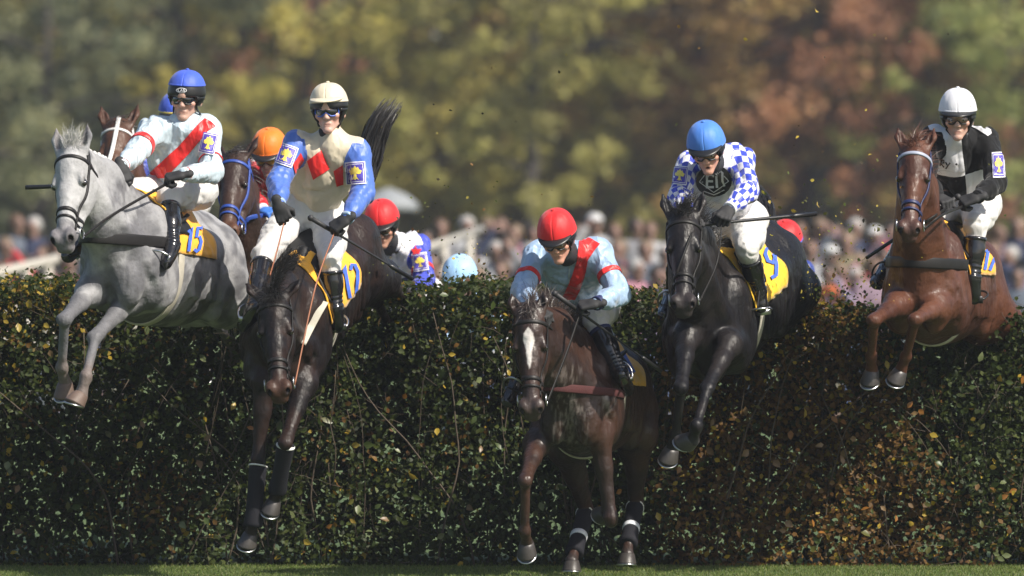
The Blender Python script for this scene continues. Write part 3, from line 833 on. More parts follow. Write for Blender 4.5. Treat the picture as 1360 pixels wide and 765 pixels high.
M_black_silk = silk('black_silk', None, (.010, .010, .012), .6, .6, .25); M_white_silk = silk('white_silk', None, (.60, .60, .63), .42)
M_black_print = mat('black_print', (.012, .012, .014), .55); M_white_print = mat('white_print', (.72, .72, .74), .5)

def head_sdf(h):
    a = []
    def E(x, y, z, rx, ry, rz, k=.02, op='add'): a.append((el(h.p(x, y, z), (rx, ry, rz), h), k, op))
    def K(p, q, ra, rb, k=.012, op='add'): a.append((rc(h.p(*p), h.p(*q), ra, rb), k, op))
    E(0, -.012, .035, .076, .096, .088); E(0, .038, -.020, .055, .047, .064, .025)
    E(0, .075, -.094, .017, .016, .0155, .02)
    for s in (-1, 1):
        K((s * .045, .002, -.052), (s * .012, .067, -.094), .014, .0140, .022)
        E(s * .043, .066, -.018, .022, .020, .018, .02)
        E(s * .033, .094, .004, .017, .012, .011, .008, 'sub')
        K((s * .014, .0905, .019), (s * .044, .080, .020), .0085, .007, .010)
        E(s * .0110, .096, -.030, .0080, .010, .008, .006)
        E(s * .079, -.006, -.006, .010, .021, .031, .008)
    K((0, .086, .012), (0, .104, -.027), .0085, .0115, .010); K((0, .088, .03), (0, .086, .045), .03, .03, .03)
    K((-.014, .0815, -.0605), (.014, .0815, -.0605), .0048, .0048, .006); E(0, .068, -.060, .028, .017, .026, .014)
    K((-.011, .081, -.0705), (.011, .081, -.0705), .0052, .0052, .006)
    K((-.017, .0875, -.0655), (.017, .0875, -.0655), .0018, .0018, .002, 'sub')
    return a
def hand_prims(hf, q, sc_=1.0, curl=(55, 75, 45)):
    """hf: origin wrist, y towards knuckles, z back of the hand; q: +1 left hand, -1 right"""
    a = []; off = (-.031, -.0105, .0105, .030); Ls = ((.040, .024, .020), (.045, .028, .022), (.042, .026, .021), (.033, .021, .018))
    for i in range(4):
        x = off[i]; kn = hf.p(x * 1.05, .088 - .006 * abs(i - 1), 0)
        a.append((rc(hf.p(x * .75, .012, 0), kn, .0165, .0125), .012, 'add'))
        p = kn; ang = 12 + 4 * i
        for L, dc in zip(Ls[i], curl):
            ang += dc; r = math.radians(ang); d = hf.v(0, math.cos(r), -math.sin(r)); e = p + d * L
            a.append((rc(p, e, .0108, .0095), .004, 'add')); p = e
    s = -q            # the thumb leaves the side towards the body's midline
    t0 = hf.p(s * .026, .022, -.008); t1 = t0 + hf.v(s * .030, .032, -.016); t2 = t1 + hf.v(-s * .004, .026, -.020)
    a += [(rc(t0, t1, .0155, .0125), .010, 'add'), (rc(t1, t2, .0120, .0100), .005, 'add')]
    a.append((rc(hf.p(0, -.03, 0), hf.p(0, .02, 0), .029, .031, (hf.z, .75)), .012, 'add'))
    return a
def ell_patch(c, h, r, az0, az1, el0, el1, nu, nv, fn=None, pw=1.0):
    V = []
    for j in range(nv + 1):
        for i in range(nu + 1):
            a = math.radians(az0 + (az1 - az0) * i / nu); e = math.radians(el0 + (el1 - el0) * j / nv)
            k = 1.0 if fn is None else fn(math.degrees(a), math.degrees(e))
            ce = max(0, math.cos(e)) ** pw; se = math.copysign(abs(math.sin(e)) ** (1 + (1 - pw) * .2), math.sin(e)); V.append(c + h.v(math.sin(a) * ce * r[0] * k, math.cos(a) * ce * r[1] * k, se * r[2] * k))
    Fq = [(j * (nu + 1) + i, j * (nu + 1) + i + 1, (j + 1) * (nu + 1) + i + 1, (j + 1) * (nu + 1) + i) for j in range(nv) for i in range(nu)]
    return np.array(V), Fq
def solid(o, th, off=1):
    m = o.modifiers.new('thick', 'SOLIDIFY'); m.thickness = th; m.offset = off; return o

def make_helmet(root, h, D):
    c = h.p(0, -.012, .036)
    shell = solid(part('helmet_shell', *ell_patch(c, h, (.092, .118, .112), 0, 360, -8, 88, 40, 14, lambda a, e: 1.0), M_blackshell, root), .010)
    # deeper at the sides and the back: ear pieces
    side = D.get('deep', -34)
    if D.get('logo'):
        sv_, sf_ = ell_patch(c, h, (.104, .130, .124), 0, 360, -8, 60, 60, 20); lb = bvh_of(sv_, np.array(sf_)); lx, ly = D['logo']
        ov = lambda a, b: [(lx + a * math.cos(t), ly + b * math.sin(t)) for t in np.linspace(0, 2 * math.pi, 20, endpoint=False)]
        for nm_, pl_, m_, o_ in (('logo_ring', ov(7.2, 3.4), M_white_print, .0), ('logo_field', ov(6.3, 2.6), M_blackshell, .001)) + tuple(('logo_letter', stroke([(lx + a_, ly + b_) for a_, b_ in st_], .9), M_white_print, .002) for st_ in ([(-4.2, -1.6), (-4.2, 1.6), (-2.2, 1.6)], [(-1.2, 1.7), (0, -1.7), (1.2, 1.7)], [(4.2, -1.5), (2.6, -1.5), (2.6, 0), (4.2, 0), (4.2, 1.6), (2.4, 1.6)])):
            V, Fq = decal(lb, pl_, o_, 1.5)
            if len(Fq): part(nm_, V, Fq, m_, root)
    for q in (-1, 1):
        solid(part('ear_pad', *ell_patch(c, h, (.088, .110, .112), q * 62, q * 128, side, -4, 10, 8), M_blackshell, root), .010 * q)
    solid(part('nape_pad', *ell_patch(c, h, (.088, .112, .112), 118, 242, -30, -4, 14, 6), M_blackshell, root), -.010)
    r = D.get('hr', (.102, .128, .120)); e0 = D.get('cover_el', 6)
    def seam(a, e):
        k = 1 - .010 * math.exp(-((((a + 30) % 60) - 30) / 2.2) ** 2) * (e < 84)
        return k
    cov = part('helmet_cover', *ell_patch(c, h, r, 0, 360, e0, 90, 120, 22, seam, .78), D['cap'], root); solid(cov, .003)
    V, Fq = ell_patch(c, h, (r[0] + .002, r[1] + .002, r[2]), 0, 360, e0 - 1.5, e0 + 3, 60, 2, None, .78); solid(part('rim_band', V, Fq, D.get('rim', D['cap']), cov), .002)
    vv, ff = sphere(c + h.z * (r[2] + .005), (.011, .011, .006), h, 12, 6); part('button', vv, ff, D.get('cap'), cov)
    # peak
    if D.get('peak', True):
        V = []; nu = 22
        for j in range(4):
            for i in range(nu + 1):
                a = math.radians(-58 + 116 * i / nu); k = j / 3; w_ = math.cos(a * 1.45) ** .6 if abs(a * 1.45) < math.pi / 2 else 0
                V.append(c + h.v(math.sin(a) * (r[0] + .001 + .018 * k * w_), math.cos(a) * (r[1] + .001 + .046 * k * w_), .012 - .020 * k * w_ + D.get('peakz', 0)))
        Fq = [(j * (nu + 1) + i, j * (nu + 1) + i + 1, (j + 1) * (nu + 1) + i + 1, (j + 1) * (nu + 1) + i) for j in range(3) for i in range(nu)]
        solid(part('peak', np.array(V), Fq, D.get('peakm', M_blackshell), root), .004)
def make_goggles(root, h, D):
    lens, frame = D['goggles']
    c = h.p(0, -.002, .002); r = (.078, .108, .095)
    n = 44; o = []
    for i in range(n):
        t = 2 * math.pi * i / n; ct, st = math.cos(t), math.sin(t)
        x = 54 * math.copysign(abs(ct) ** .55, ct); e = 16 * math.copysign(abs(st) ** .6, st)
        if st < 0: e += 13 * math.exp(-(x / 11) ** 2)          # room for the nose
        a_, e_ = math.radians(x), math.radians(e + 2)
        o.append(c + h.v(math.sin(a_) * math.cos(e_) * r[0], math.cos(a_) * math.cos(e_) * r[1] * 1.02, math.sin(e_) * r[2]))
    o = np.array(o); loc = h.inv(o); rows = []
    m_ = 7
    for j in range(m_ + 1):          # loft between the upper and the lower edge
        for i in range(n // 2 + 1):
            up_ = o[i]; lo_ = o[(n - i) % n]; k = j / m_; p = up_ + (lo_ - up_) * k; rows.append(p + h.y * .012 * math.sin(math.pi * k) * math.sin(math.pi * i / (n // 2)))
    w_ = n // 2 + 1; Fq = [(j * w_ + i, j * w_ + i + 1, (j + 1) * w_ + i + 1, (j + 1) * w_ + i) for j in range(m_) for i in range(w_ - 1)]
    go = part('goggle_lens', np.array(rows), Fq, lens, root)
    vv, ff = tube(o, .0045, 6, True); part('goggle_frame', vv, ff, frame, go)
    V = np.vstack((o - h.y * .001, o - h.y * .026 + (o.mean(0) - o) * .03)); Fq = [(i, (i + 1) % n, n + (i + 1) % n, n + i) for i in range(n)]
    part('foam_seal', V, Fq, frame, go)
    V, Fq = ell_patch(h.p(0, -.010, .008), h, (.096, .122, .10), 50, 310, -3, 9, 40, 2); solid(part('goggle_strap', V, Fq, M_blackshell, root), .003)

def badge(bvh, par, cx, cy, w, hh, rot=0, skew=0, sq=1.0):
    """square sleeve badge with an emblem, cx, cy = middle on the sleeve"""
    ca, sa = math.cos(math.radians(rot)), math.sin(math.radians(rot))
    def T(x, y): x, y = x * w / 2 * sq, y * hh / 2; x += skew * y; return (cx + x * ca - y * sa, cy + x * sa + y * ca)
    def put(nm, poly, m, off):
        V, Fq = decal(bvh, [T(*p) for p in poly], off, 2.0)
        if len(Fq): part(nm, V, Fq, m, par, smooth_=False)
    R_ = lambda k: [(-k, -k), (k, -k), (k, k), (-k, k)]
    put('badge_border', R_(1.0), M_badgewhite, .004); put('badge_field', R_(.90), M_purple, .0055); put('badge_line', R_(.80), M_badgewhite, .0065); put('badge_centre', R_(.74), M_purple, .0075)
    fl = [(0, -.66), (.16, -.42), (.30, -.50), (.42, -.25), (.62, -.15), (.50, .12), (.26, .14), (.12, .08), (.14, .34), (.34, .62), (.10, .52), (0, .66), (-.12, .52), (-.34, .60), (-.14, .34), (-.12, .08), (-.30, .16), (-.56, .08), (-.60, -.18), (-.38, -.28), (-.28, -.52), (-.14, -.42)]
    put('badge_emblem', fl, M_gold, .009)

def make_jockey(D):
    hd = D['head']; yw, pt, rl = [math.radians(a) for a in D['hrot']]
    f = A3(-math.sin(yw) * math.cos(pt), -math.cos(yw) * math.cos(pt), math.sin(pt))
    h = Fr(P(*hd), f, A3(0, 0, 1)); up = h.z * math.cos(rl) + h.x * math.sin(rl); h = Fr(P(*hd), f, up, 1.0)
    pel = P(*D['pelvis']); SR, SL = P(*D['shR']), P(*D['shL'])
    nb = (SR + SL) / 2; ax = nrm(nb - pel); T = Fr(nb - ax * .12, np.cross(ax, SR - SL), ax)
    if T.y @ A3(0, -1, 0) < 0: T = Fr(nb - ax * .12, -T.y, ax)
    Lt = np.linalg.norm(nb - pel)
    arms = {}
    for s, S in (('R', SR), ('L', SL)):
        a = D['arm' + s]; E_ = solve(S, a[0][0], a[0][1], D.get('ua', .29), a[0][2]); W_ = solve(E_, a[1][0], a[1][1], D.get('fa', .245), a[1][2]); Hd = solve(W_, a[2][0], a[2][1], .085, a[2][2])
        arms[s] = (S, E_, W_, Hd)
    legs = {}
    for s, q in (('R', -1), ('L', 1)):
        if 'leg' + s not in D: continue
        a = D['leg' + s]; hp = pel + T.v(q * .10, 0, -.02) if a[0] is None else P(*a[0])
        K_ = solve(hp, a[1][0], a[1][1], D.get('th', .41), a[1][2]); An = solve(K_, a[2][0], a[2][1], .39, a[2][2]); To = solve(An, a[3][0], a[3][1], .17, a[3][2])
        if D.get('clear') is not None and s in D.get('clr', 'L'):
            bv = D['clear']; o_ = Vector((0, 0, CAMH)); nw = []
            for j_, cl_ in ((K_, .085), (An, .075), (To, .065)):
                hit = bv.ray_cast(o_, Vector(nrm(j_ - np.array(o_))), 60)
                if hit[0] is not None and hit[0].y - cl_ < j_[1]: j_ = np.array(o_) + (j_ - np.array(o_)) * ((hit[0].y - cl_) / j_[1])
                nw.append(j_)
            K_, An, To = nw
        legs[s] = (hp, K_, An, To)
    root = thing('person', (pel + (0, 0, -.15)), D['label'], 'jockey', 'jockeys riding in the race')
    # --- body: one continuous surface
    def torso(g, kk=.05):
        tw = D.get('tw', 1.0)
        return [(el(pel + ax * .02, (.155 + g, .115 + g, .12 + g), T), kk, 'add'), (el(pel + ax * Lt * .38, ((.135 + g) * tw, .098 + g, .14 + g), T), kk, 'add'),
                (el(T.o - ax * .03, ((.158 + g) * tw, .112 + g, .17 + g), T), kk, 'add'), (rc(SR + (nb - SR) * .15 - ax * .012, SL + (nb - SL) * .15 - ax * .012, .060 + g, .060 + g), kk, 'add'),
                (rc(nb + ax * .01, h.p(0, -.045, -.085), 0 + .048, .045), .03, 'add')]
    pr = torso(0)
    for s, (S, E_, W_, Hd) in arms.items(): pr += [(rc(S, E_, .055, .040), .03, 'add'), (rc(E_, W_ - nrm(W_ - E_) * .01, .038, .024), .02, 'add')]
    for s, (hp, K_, An, To) in legs.items(): pr += [(rc(hp, K_, .088, .052), .04, 'add'), (rc(K_, An, .046, .028), .02, 'add')]
    hs_ = head_sdf(h)
    if D.get('mouth'): hs_.append((el(h.p(0, .088, -.067), (.011, .014, .0075), h), .003, 'sub'))
    pr += hs_ + [(rc(h.p(0, -.03, -.03), nb + ax * .0, .050, .054), .025, 'add')]
    hc = h.p(0, .02, -.02)
    V, Q = Field(pr, .013, (hc - .125, hc + .125, .0036)).mesh()
    hl = h.inv(V); sk = np.array(D.get('skin', (.50, .31, .245)))
    col = np.ones((len(V), 1)) * sk
    def mx(m, c):
        nonlocal col; col = col * (1 - m[:, None]) + np.array(c) * m[:, None]
    face = (np.abs(hl[:, 0]) < .12) & (np.abs(hl[:, 1]) < .16) & (np.abs(hl[:, 2]) < .16)
    def dsk(x, y, z, r): return np.linalg.norm((hl - A3(x, y, z)) / np.array(r), axis=1)
    mx(.45 * sstep(1.4, .4, np.minimum(dsk(-.045, .06, -.03, (.03,) * 3), dsk(.045, .06, -.03, (.03,) * 3))) * face, (.60, .22, .16))
    mx(.55 * sstep(1.15, .8, dsk(0, .085, -.0655, (.019, .02, .0085))) * face, (.46, .19, .16))
    mx(.12 * sstep(1.3, .7, dsk(0, .06, -.088, (.05, .05, .035))) * face, (.24, .15, .12))
    if D.get('mouth'): mx(sstep(1.1, .8, dsk(0, .084, -.067, (.010, .012, .0065))) * face, (.05, .015, .012))
    for q in (-1, 1): mx(.8 * sstep(1.2, .7, dsk(q * .031, .090, .0215, (.017, .02, .0035))) * face, (.12, .07, .045))
    mx(1.0 * (hl[:, 2] > .04) * (hl[:, 1] < .06) * face, (.04, .025, .018))
    body = part('body', V, Q, M_skin, root, cols=np.clip(col, 0, 1)); bb = bvh_of(V, Q)
    for q in (-1, 1):
        vv, ff = sphere(h.p(q * .032, .0795, .003), (.012, .012, .011), h, 14, 10); e_ = part('eye', vv, ff, M_white_eye, root)
        vv, ff = sphere(h.p(q * .032, .0868, .001), (.0068, .0055, .0068), h, 10, 6); part('iris', vv, ff, M_iris, e_)
        # eyelids
        vv, ff = tube([h.p(q * .032 + .0135 * math.cos(t), .0925 - .007 * abs(math.cos(t)), .003 + .0075 * math.sin(t)) for t in np.linspace(0, math.pi, 9)], .0022, 6); part('eyelid', vv, ff, mat_lid, e_)
    # --- jacket
    g = D.get('puff', .020)
    cut = .04; jp = torso(g, .05)[1:-1]
    nk = h.p(0, -.035, -.085); jp += [(rc(nb + ax * .01, nb + (nk - nb) * .62, .080, .061), .04, 'add')] + [(rc(S_ + (nb - S_) * .3, nb + (nk - nb) * .45, .055, .050), .05, 'add') for S_ in (SR, SL)]
    for s, (S, E_, W_, Hd) in arms.items():
        fd = nrm(W_ - E_); ws = W_ - fd * .02
        jp += [(rc(S, E_, .070, .060), .035, 'add'), (rc(E_, E_ + (ws - E_) * .6, .060, .054), .02, 'add'), (rc(E_ + (ws - E_) * .55, ws, .054, .036), .02, 'add')]
    V, Q = Field(jp, .0088).mesh()
    N_ = vnormals(V, Q)
    # folds: along gravity on the torso, across the sleeve at the elbow
    lt = T.inv(V)
    wp = V + .05 * (np.stack([fbm(V, 6, 50 + j, 2) for j in range(3)], -1) - .5); fo = np.abs(fbm(wp * A3(1.3, 1, .45) + 3, 6.5, 21, 2) - .5) * 2; fo2 = np.abs(fbm(wp * A3(1.2, 1, .55), 15, 31, 2) - .5) * 2
    disp = (.4 - (1 - fo) ** 4) * .027 * D.get('fold', 1) - (1 - fo2) ** 4 * .005 * 1.0
    armc = np.zeros((len(V), 3)); armc[:, 2] = -1; best = np.full(len(V), 9.)
    for s, (S, E_, W_, Hd) in arms.items():
        for a_, b_, t0 in ((S, E_, 0), (E_, W_, .29)):
            L = np.linalg.norm(b_ - a_); d = (b_ - a_) / L; t = (V - a_) @ d; tc = np.clip(t, -.0 if t0 else -.06, L); ds = np.linalg.norm(V - (a_ + tc[:, None] * d), axis=1)
            u = nrm(np.cross(d, A3(0, -1, .1))); v = np.cross(d, u); an = np.arctan2((V - a_) @ v, (V - a_) @ u)
            m = (ds < best) & (ds < .095); best = np.where(m, ds, best)
            armc[:, 0] = np.where(m, t + t0, armc[:, 0]); armc[:, 1] = np.where(m, an, armc[:, 1])
        de = np.linalg.norm(V - E_, axis=1); d = nrm(W_ - E_)
        disp += np.exp(-(de / .11) ** 2) * .008 * np.sin(((V - E_) @ d) * 150 + 3 * vnoise(V, 18, 4)) * D.get('fold', 1)
    disp = np.where(armc[:, 0] > .02, disp * .45, disp)
    for s, (S, E_, W_, Hd) in arms.items():       # long diagonal creases running down the sleeves
        d = nrm(E_ - S); u = nrm(np.cross(d, A3(0, -1, .1))); v = np.cross(d, u)
    ph_ = armc[:, 1] * 2.2 + armc[:, 0] * 22 + 5 * vnoise(V, 9, 77); disp = disp + np.where(armc[:, 0] > .02, .0045 * np.sin(ph_) * vnoise(V, 11, 78), 0)
    Sx = np.linalg.norm(SL - SR) / 2
    armm = np.maximum(-9, np.where(best < .09, np.where(armc[:, 0] > .0, armc[:, 0], armc[:, 0]), -1))
    V = V + N_ * disp[:, None]
    armc[:, 2] = np.where(best > 1, -1, np.maximum(-1, np.minimum(armc[:, 0] * 4, (.092 - best) * 30)))
    armc[:, 2] = np.maximum(armc[:, 2], (np.abs(lt[:, 0]) - Sx * 1.02) * 20)
    jm = D['jacket']; jk = part('jacket', V, Q, jm, root, attrs={'arm': armc, 'tor': lt}); jb = bvh_of(V, Q)
    # --- breeches
    if legs:
        bp = [(el(pel + ax * .03, (.168, .128, .125), T), .05, 'add'), (rc(pel + ax * .05, pel + ax * .12, .135, .120, (T.y, .8)), .04, 'add')]
        for s, (hp, K_, An, To) in legs.items():
            sd = nrm(An - K_); kd = nrm(K_ - hp)
            bp += [(rc(hp, hp + (K_ - hp) * .6, .108, .088), .05, 'add'), (rc(hp + (K_ - hp) * .5, K_, .090, .068), .04, 'add'), (rc(K_, K_ + sd * .13, .064, .050), .025, 'add')]
        V, Q = Field(bp, .0095).mesh(); N_ = vnormals(V, Q)
        fo = np.abs(fbm(V * A3(.8, 1, 1.3), 12, 41, 2) - .5) * 2; V = V + N_ * (-(1 - fo) ** 4 * .010)[:, None]
        part('breeches', V, Q, D.get('breech', M_breech), root)
    # --- boots
    for s, (hp, K_, An, To) in legs.items():
        sd = nrm(An - K_); td = nrm(To - An); fr = Fr(An, td, -sd)
        heel = An + sd * .045 - td * .045; toe = To + sd * .015
        top = K_ + sd * D.get('boot_t', .075)
        bp = [(rc(top, K_ + (An - K_) * .55, .060, .055), .02, 'add'), (rc(K_ + (An - K_) * .5, An, .055, .041), .02, 'add'), (half(top, -sd), .003, 'int')]
        bp += [(rc(An + sd * .01, toe, .040, .030, (fr.x, 1.15)), .02, 'add'), (rc(heel, An + sd * .04 + td * .03, .030, .034), .02, 'add'), (rc(An + sd * .045 + td * .06, toe + sd * .006, .035, .031, (fr.z, .7)), .02, 'add')]
        V, Q = Field(bp, .0075).mesh()
        cr = np.exp(-(np.abs((V - An) @ sd + .03) / .05) ** 2); V = V + vnormals(V, Q) * (cr * .003 * np.sin(((V - An) @ sd) * 260 + 4 * vnoise(V, 12, 2)))[:, None]
        bo = part('boot', V, Q, M_boot, root)
        V, Fq = lathe([(0, .059), (.0, .0635), (.02, .063), (.02, .058)], top - sd * .002, sd, 20); part('boot_cuff', V, Fq, D.get('cuff', M_boot), bo)
        so_ = [(rc(heel + sd * .022, toe + sd * .020, .026, .030, (fr.z, .28)), .004, 'add')]
        V, Q = Field(so_, .006).mesh(); part('sole', V, Q, M_rubber, bo)
    # --- gloves
    hands = {}
    for s, (S, E_, W_, Hd) in arms.items():
        q = -1 if s == 'R' else 1; fd = nrm(Hd - W_); bk = np.array(D.get('back' + s, (0, -.5, .8)), float)
        hf = Fr(W_, fd, bk); gp = hand_prims(hf, q, 1, D.get('curl', (55, 75, 45)))
        V, Q = Field(gp, .0042).mesh(); gl = part('glove', V, Q, D.get('glove', M_glove), root)
        cf = nrm(W_ - E_); cuffs = D.get('cuffs', [(0, .030, M_badgewhite)])
        for o_, w_, m_ in cuffs:
            V, Fq = lathe([(-w_ / 2, .034), (-w_ / 2, .040), (w_ / 2, .038), (w_ / 2, .033)], W_ - cf * (.012 + o_), cf, 20); part('cuff', V, Fq, m_, gl)
        hands[s] = hf.p(0, .085, -.032); hands[s + 'f'] = hf
    if D.get('scarf', 1):
        a_ = h.p(0, -.022, -.082); b_ = nb + (a_ - nb) * .35; V, Q = Field([(rc(a_, b_, .056, .072), .01, 'add'), (half(a_ + (a_ - b_) * .0, nrm(a_ - b_) + .35 * h.y), .006, 'int')], .008).mesh(); part('neck_scarf', V, Q, M_blackshell if D['scarf_m'] is None else D['scarf_m'], root) if 'scarf_m' in D else part('neck_scarf', V, Q, M_glove, root)
    make_helmet(root, h, D)
    if D.get('goggles'): make_goggles(root, h, D)
    cs = ring(bb, h.p(0, .012, -.03), h.v(0, .35, 1), h.x, 75, 285, 40, .020, .005, .003, .17, 3, .135)
    if cs: part('chin_strap', cs[0], cs[1], M_blackshell, root)
    # --- flat print on the jacket
    for nm, poly, m_, off in D.get('prints', []):
        V, Fq = decal(jb, poly, off, 2.5)
        if len(Fq): part(nm, V, Fq, m_, jk)
    for b_ in D.get('badges', []): badge(jb, jk, *b_)
    # arm bands
    for s, t0, t1, m_ in D.get('armbands', []):
        S, E_, W_, Hd = arms[s]; d = nrm(E_ - S); c_ = S + d * t0; u = nrm(np.cross(d, A3(0, -1, 0))); v = np.cross(d, u)
        r_ = ring(jb, c_, u, v, 0, 360, 40, t1, .003, .002, .14)
        if r_: part('arm_band', r_[0], r_[1], m_, jk)
    # stirrups
    for s, (hp, K_, An, To) in legs.items():
        sd = nrm(An - K_); td = nrm(To - An); fr = Fr(An, td, -sd); c_ = An + td * .085 + sd * .045
        pts = [c_ + fr.v(.062 * math.sin(a), 0, .0 if abs(a) > 2.6 else .055 + .075 * math.cos(a)) for a in np.linspace(-2.35, 2.35, 21)]
        st = thing_part = part('stirrup', *tube(pts, .006, 8), D.get('stirm', M_steel), root)
        lo = pts[0]; V, Fq = box((pts[0] + pts[-1]) / 2, .050, .020, .005, fr); part('tread', V, Fq, D.get('stirm', M_steel), st)
        if D.get('saddle_at') is not None:
            tp = D['saddle_at'](1 if s == 'L' else -1); pt_ = max(pts, key=lambda p: p @ (-sd)); V, Fq = band(resample([tp, (tp + pt_) / 2 + (0, -.01, 0), pt_], 12), np.array([fr.x * (1 if s == 'L' else -1)] * 99)[:len(resample([tp, (tp + pt_) / 2 + (0, -.01, 0), pt_], 12))], .022, .004)
            part('stirrup_leather', V, Fq, M_tack, st)
    return dict(root=root, h=h, T=T, arms=arms, hands=hands, legs=legs, jb=jb, jk=jk)
mat_lid = mat('eyelid_skin', (.40, .22, .16), .5)
def whip(a, b, label, flap=True, r=(.009, .0055)):
    pts = resample([a, b], 24); L = np.linalg.norm(b - a); d = (b - a) / L
    t = thing('riding_whip', a, label, 'whip', 'riding whips')
    part('shaft', *tube(pts, np.linspace(r[0], r[1], len(pts)), 8), M_whip, t)
    part('grip', *tube([a, a + d * L * .28], [r[0] * 1.5, r[0] * 1.25], 10), M_rubber, t)
    vv, ff = sphere(a, (r[0] * 1.9,) * 3, None, 10, 8); part('knob', vv, ff, M_rubber, t)
    if flap: part('flap', *tube([b - d * .01, b + d * .02, b + d * .16], [.006, .013, .012], 8), M_whip, t)
    return t
def rein(pts, name, mt, par, w=.016):
    q = resample(pts, 26); T_ = np.gradient(q, axis=0); nn = np.cross(T_, A3(0, -.3, 1)); nn = nn / (np.linalg.norm(nn, axis=1)[:, None] + 1e-9)
    vv, ff = band(q, nn, w, .004); return part(name, vv, ff, mt, par)
# ================================================================== ground and hedge
HF = 47.25            # front face of the hedge (m from the camera)
def ground():
    m, nt, b = newmat('meadow_grass'); g = G(nt); geo = g.geo()
    c = g.ramp(g.noise(.6, 5, geo), [(.3, (.035, .065, .018)), (.55, (.07, .11, .028)), (.75, (.12, .14, .045))])
    c = g.mix(.6, c, g.ramp(g.noise(30, 3, geo), [(.3, (.4, .4, .4)), (.7, (1.4, 1.4, 1.4))]), 'MULTIPLY'); g.link(c, b.inputs['Base Color']); b.inputs['Roughness'].default_value = .9
    g.link(g.bump(g.noise(60, 3, geo), .6, .02), b.inputs['Normal'])
    xs = np.concatenate((np.linspace(-900, -40, 8), np.linspace(-30, 30, 25), np.linspace(40, 900, 8))); ys = np.concatenate((np.linspace(-60, 40, 6), np.linspace(44, 130, 60), np.linspace(140, 1600, 14)))
    X, Y = np.meshgrid(xs, ys); Z = bank(Y) + (fbm(np.stack((X, Y, X * 0), -1), .25, 3) - .5) * .05 * (np.abs(Y - 47) > 6)
    V = np.stack((X, Y, Z), -1).reshape(-1, 3); n = len(xs)
    Fq = np.array([(j * n + i, j * n + i + 1, (j + 1) * n + i + 1, (j + 1) * n + i) for j in range(len(ys) - 1) for i in range(n - 1)])
    o = part('ground', V, Fq, m); o['kind'] = 'structure'
    # grass blades near the take-off
    rg = np.random.default_rng(3); N = 78000
    x = rg.uniform(-4.6, 4.6, N); y = 45.2 + 2.5 * rg.random(N) ** .9
    hgt = rg.uniform(.005, .014, N) * (1 + .6 * fbm(np.stack((x, y, x * 0), -1), 2.5, 8)); a = rg.uniform(0, 6.28, N); lean = rg.uniform(.0, .9, N); la = rg.uniform(0, 6.28, N)
    wd = rg.uniform(.0015, .0032, N); z0 = np.zeros(N)
    B_ = np.stack((x, y, z0), -1); S_ = np.stack((np.cos(a), np.sin(a), z0), -1) * wd[:, None]; L_ = np.stack((np.cos(la), np.sin(la), z0), -1) * (lean * hgt)[:, None]
    up = np.stack((z0, z0, hgt), -1)
    V = np.stack((B_ - S_, B_ + S_, B_ + L_ * .35 + up * .6 + S_ * .7, B_ + L_ * .35 + up * .6 - S_ * .7, B_ + L_ + up), 1).reshape(-1, 3)
    k = np.arange(N) * 5; F3 = np.concatenate((np.stack((k, k + 1, k + 2), 1), np.stack((k, k + 2, k + 3), 1), np.stack((k + 3, k + 2, k + 4), 1)))
    base = np.array((.13, .185, .05)); dry = np.array((.28, .27, .13)); t = rg.random(N)[:, None] ** 2.5; cc = (base * (1 - t) + dry * t) * rg.uniform(.6, 1.3, (N, 1))
    gm = leaf_mat('grass_blade', .5)
    go = part('grass', V, F3, gm, cols=np.repeat(cc, 5, 0)); go['kind'] = 'stuff'; tag(go, 'short green grass blades at the foot of the hedge', 'grass')
def bank(Y): return .42 * sstep(90, 99, Y) + .0 * Y
def leaf_mat(name, trans=.35, rough=.42):
    m, nt, b = newmat(name); g = G(nt)
    c = g.attr('Col', 'Color'); g.link(c, b.inputs['Base Color']); b.inputs['Roughness'].default_value = rough; b.inputs['Specular IOR Level'].default_value = .16
    tr = g.n('ShaderNodeBsdfTranslucent'); g.link(g.mix(1.0, c, (1.2, 1.35, .6), 'MULTIPLY'), tr.inputs[0])
    mx = g.n('ShaderNodeMixShader'); mx.inputs[0].default_value = trans
    g.link(b.outputs[0], mx.inputs[1]); g.link(tr.outputs[0], mx.inputs[2]); nt.links.new(mx.outputs[0], nt.nodes['Material Output'].inputs['Surface']); return m
def hedge_top(x): 
    px = 680 + x * F / HF
    t = np.interp(px, [-300, 0, 90, 300, 560, 640, 850, 1000, 1110, 1230, 1360, 1700], [374, 376, 376, 382, 384, 378, 392, 398, 408, 424, 418, 410])
    return CAMH + (HOR - t) / F * HF
def leaves(Pp, Nn, size, cols, rg, curl=.25):
    """pointed oval leaves, 6 faces folded along the midrib"""
    N = len(Pp); d = rg.normal(0, 1, (N, 3)); d -= (d * Nn).sum(1)[:, None] * Nn * .8; d /= np.linalg.norm(d, axis=1)[:, None]
    s = np.cross(d, Nn); s /= np.linalg.norm(s, axis=1)[:, None] + 1e-9; n = np.cross(s, d)
    L = size[:, None]; w_ = L * rg.uniform(.27, .40, (N, 1)); f = L * rg.uniform(.02, .12, (N, 1)); c = L * rg.uniform(-.1, curl, (N, 1))
    pts = [Pp - d * L * .5, Pp - d * L * .12 + s * w_ + n * f, Pp + d * L * .5 - n * c, Pp - d * L * .12 - s * w_ + n * f, Pp + d * L * .22 + s * w_ * .75 + n * (f - c * .4), Pp + d * L * .22 - s * w_ * .75 + n * (f - c * .4), Pp + n * 0]
    V = np.stack(pts, 1).reshape(-1, 3); k = (np.arange(N) * 7)[:, None]
    T_ = np.array([(0, 1, 6), (0, 6, 3), (1, 4, 6), (6, 5, 3), (4, 2, 6), (6, 2, 5)])
    Fq = (k[:, None, :] + T_[None]).reshape(-1, 3)
    return V, Fq, np.repeat(cols, 7, 0)
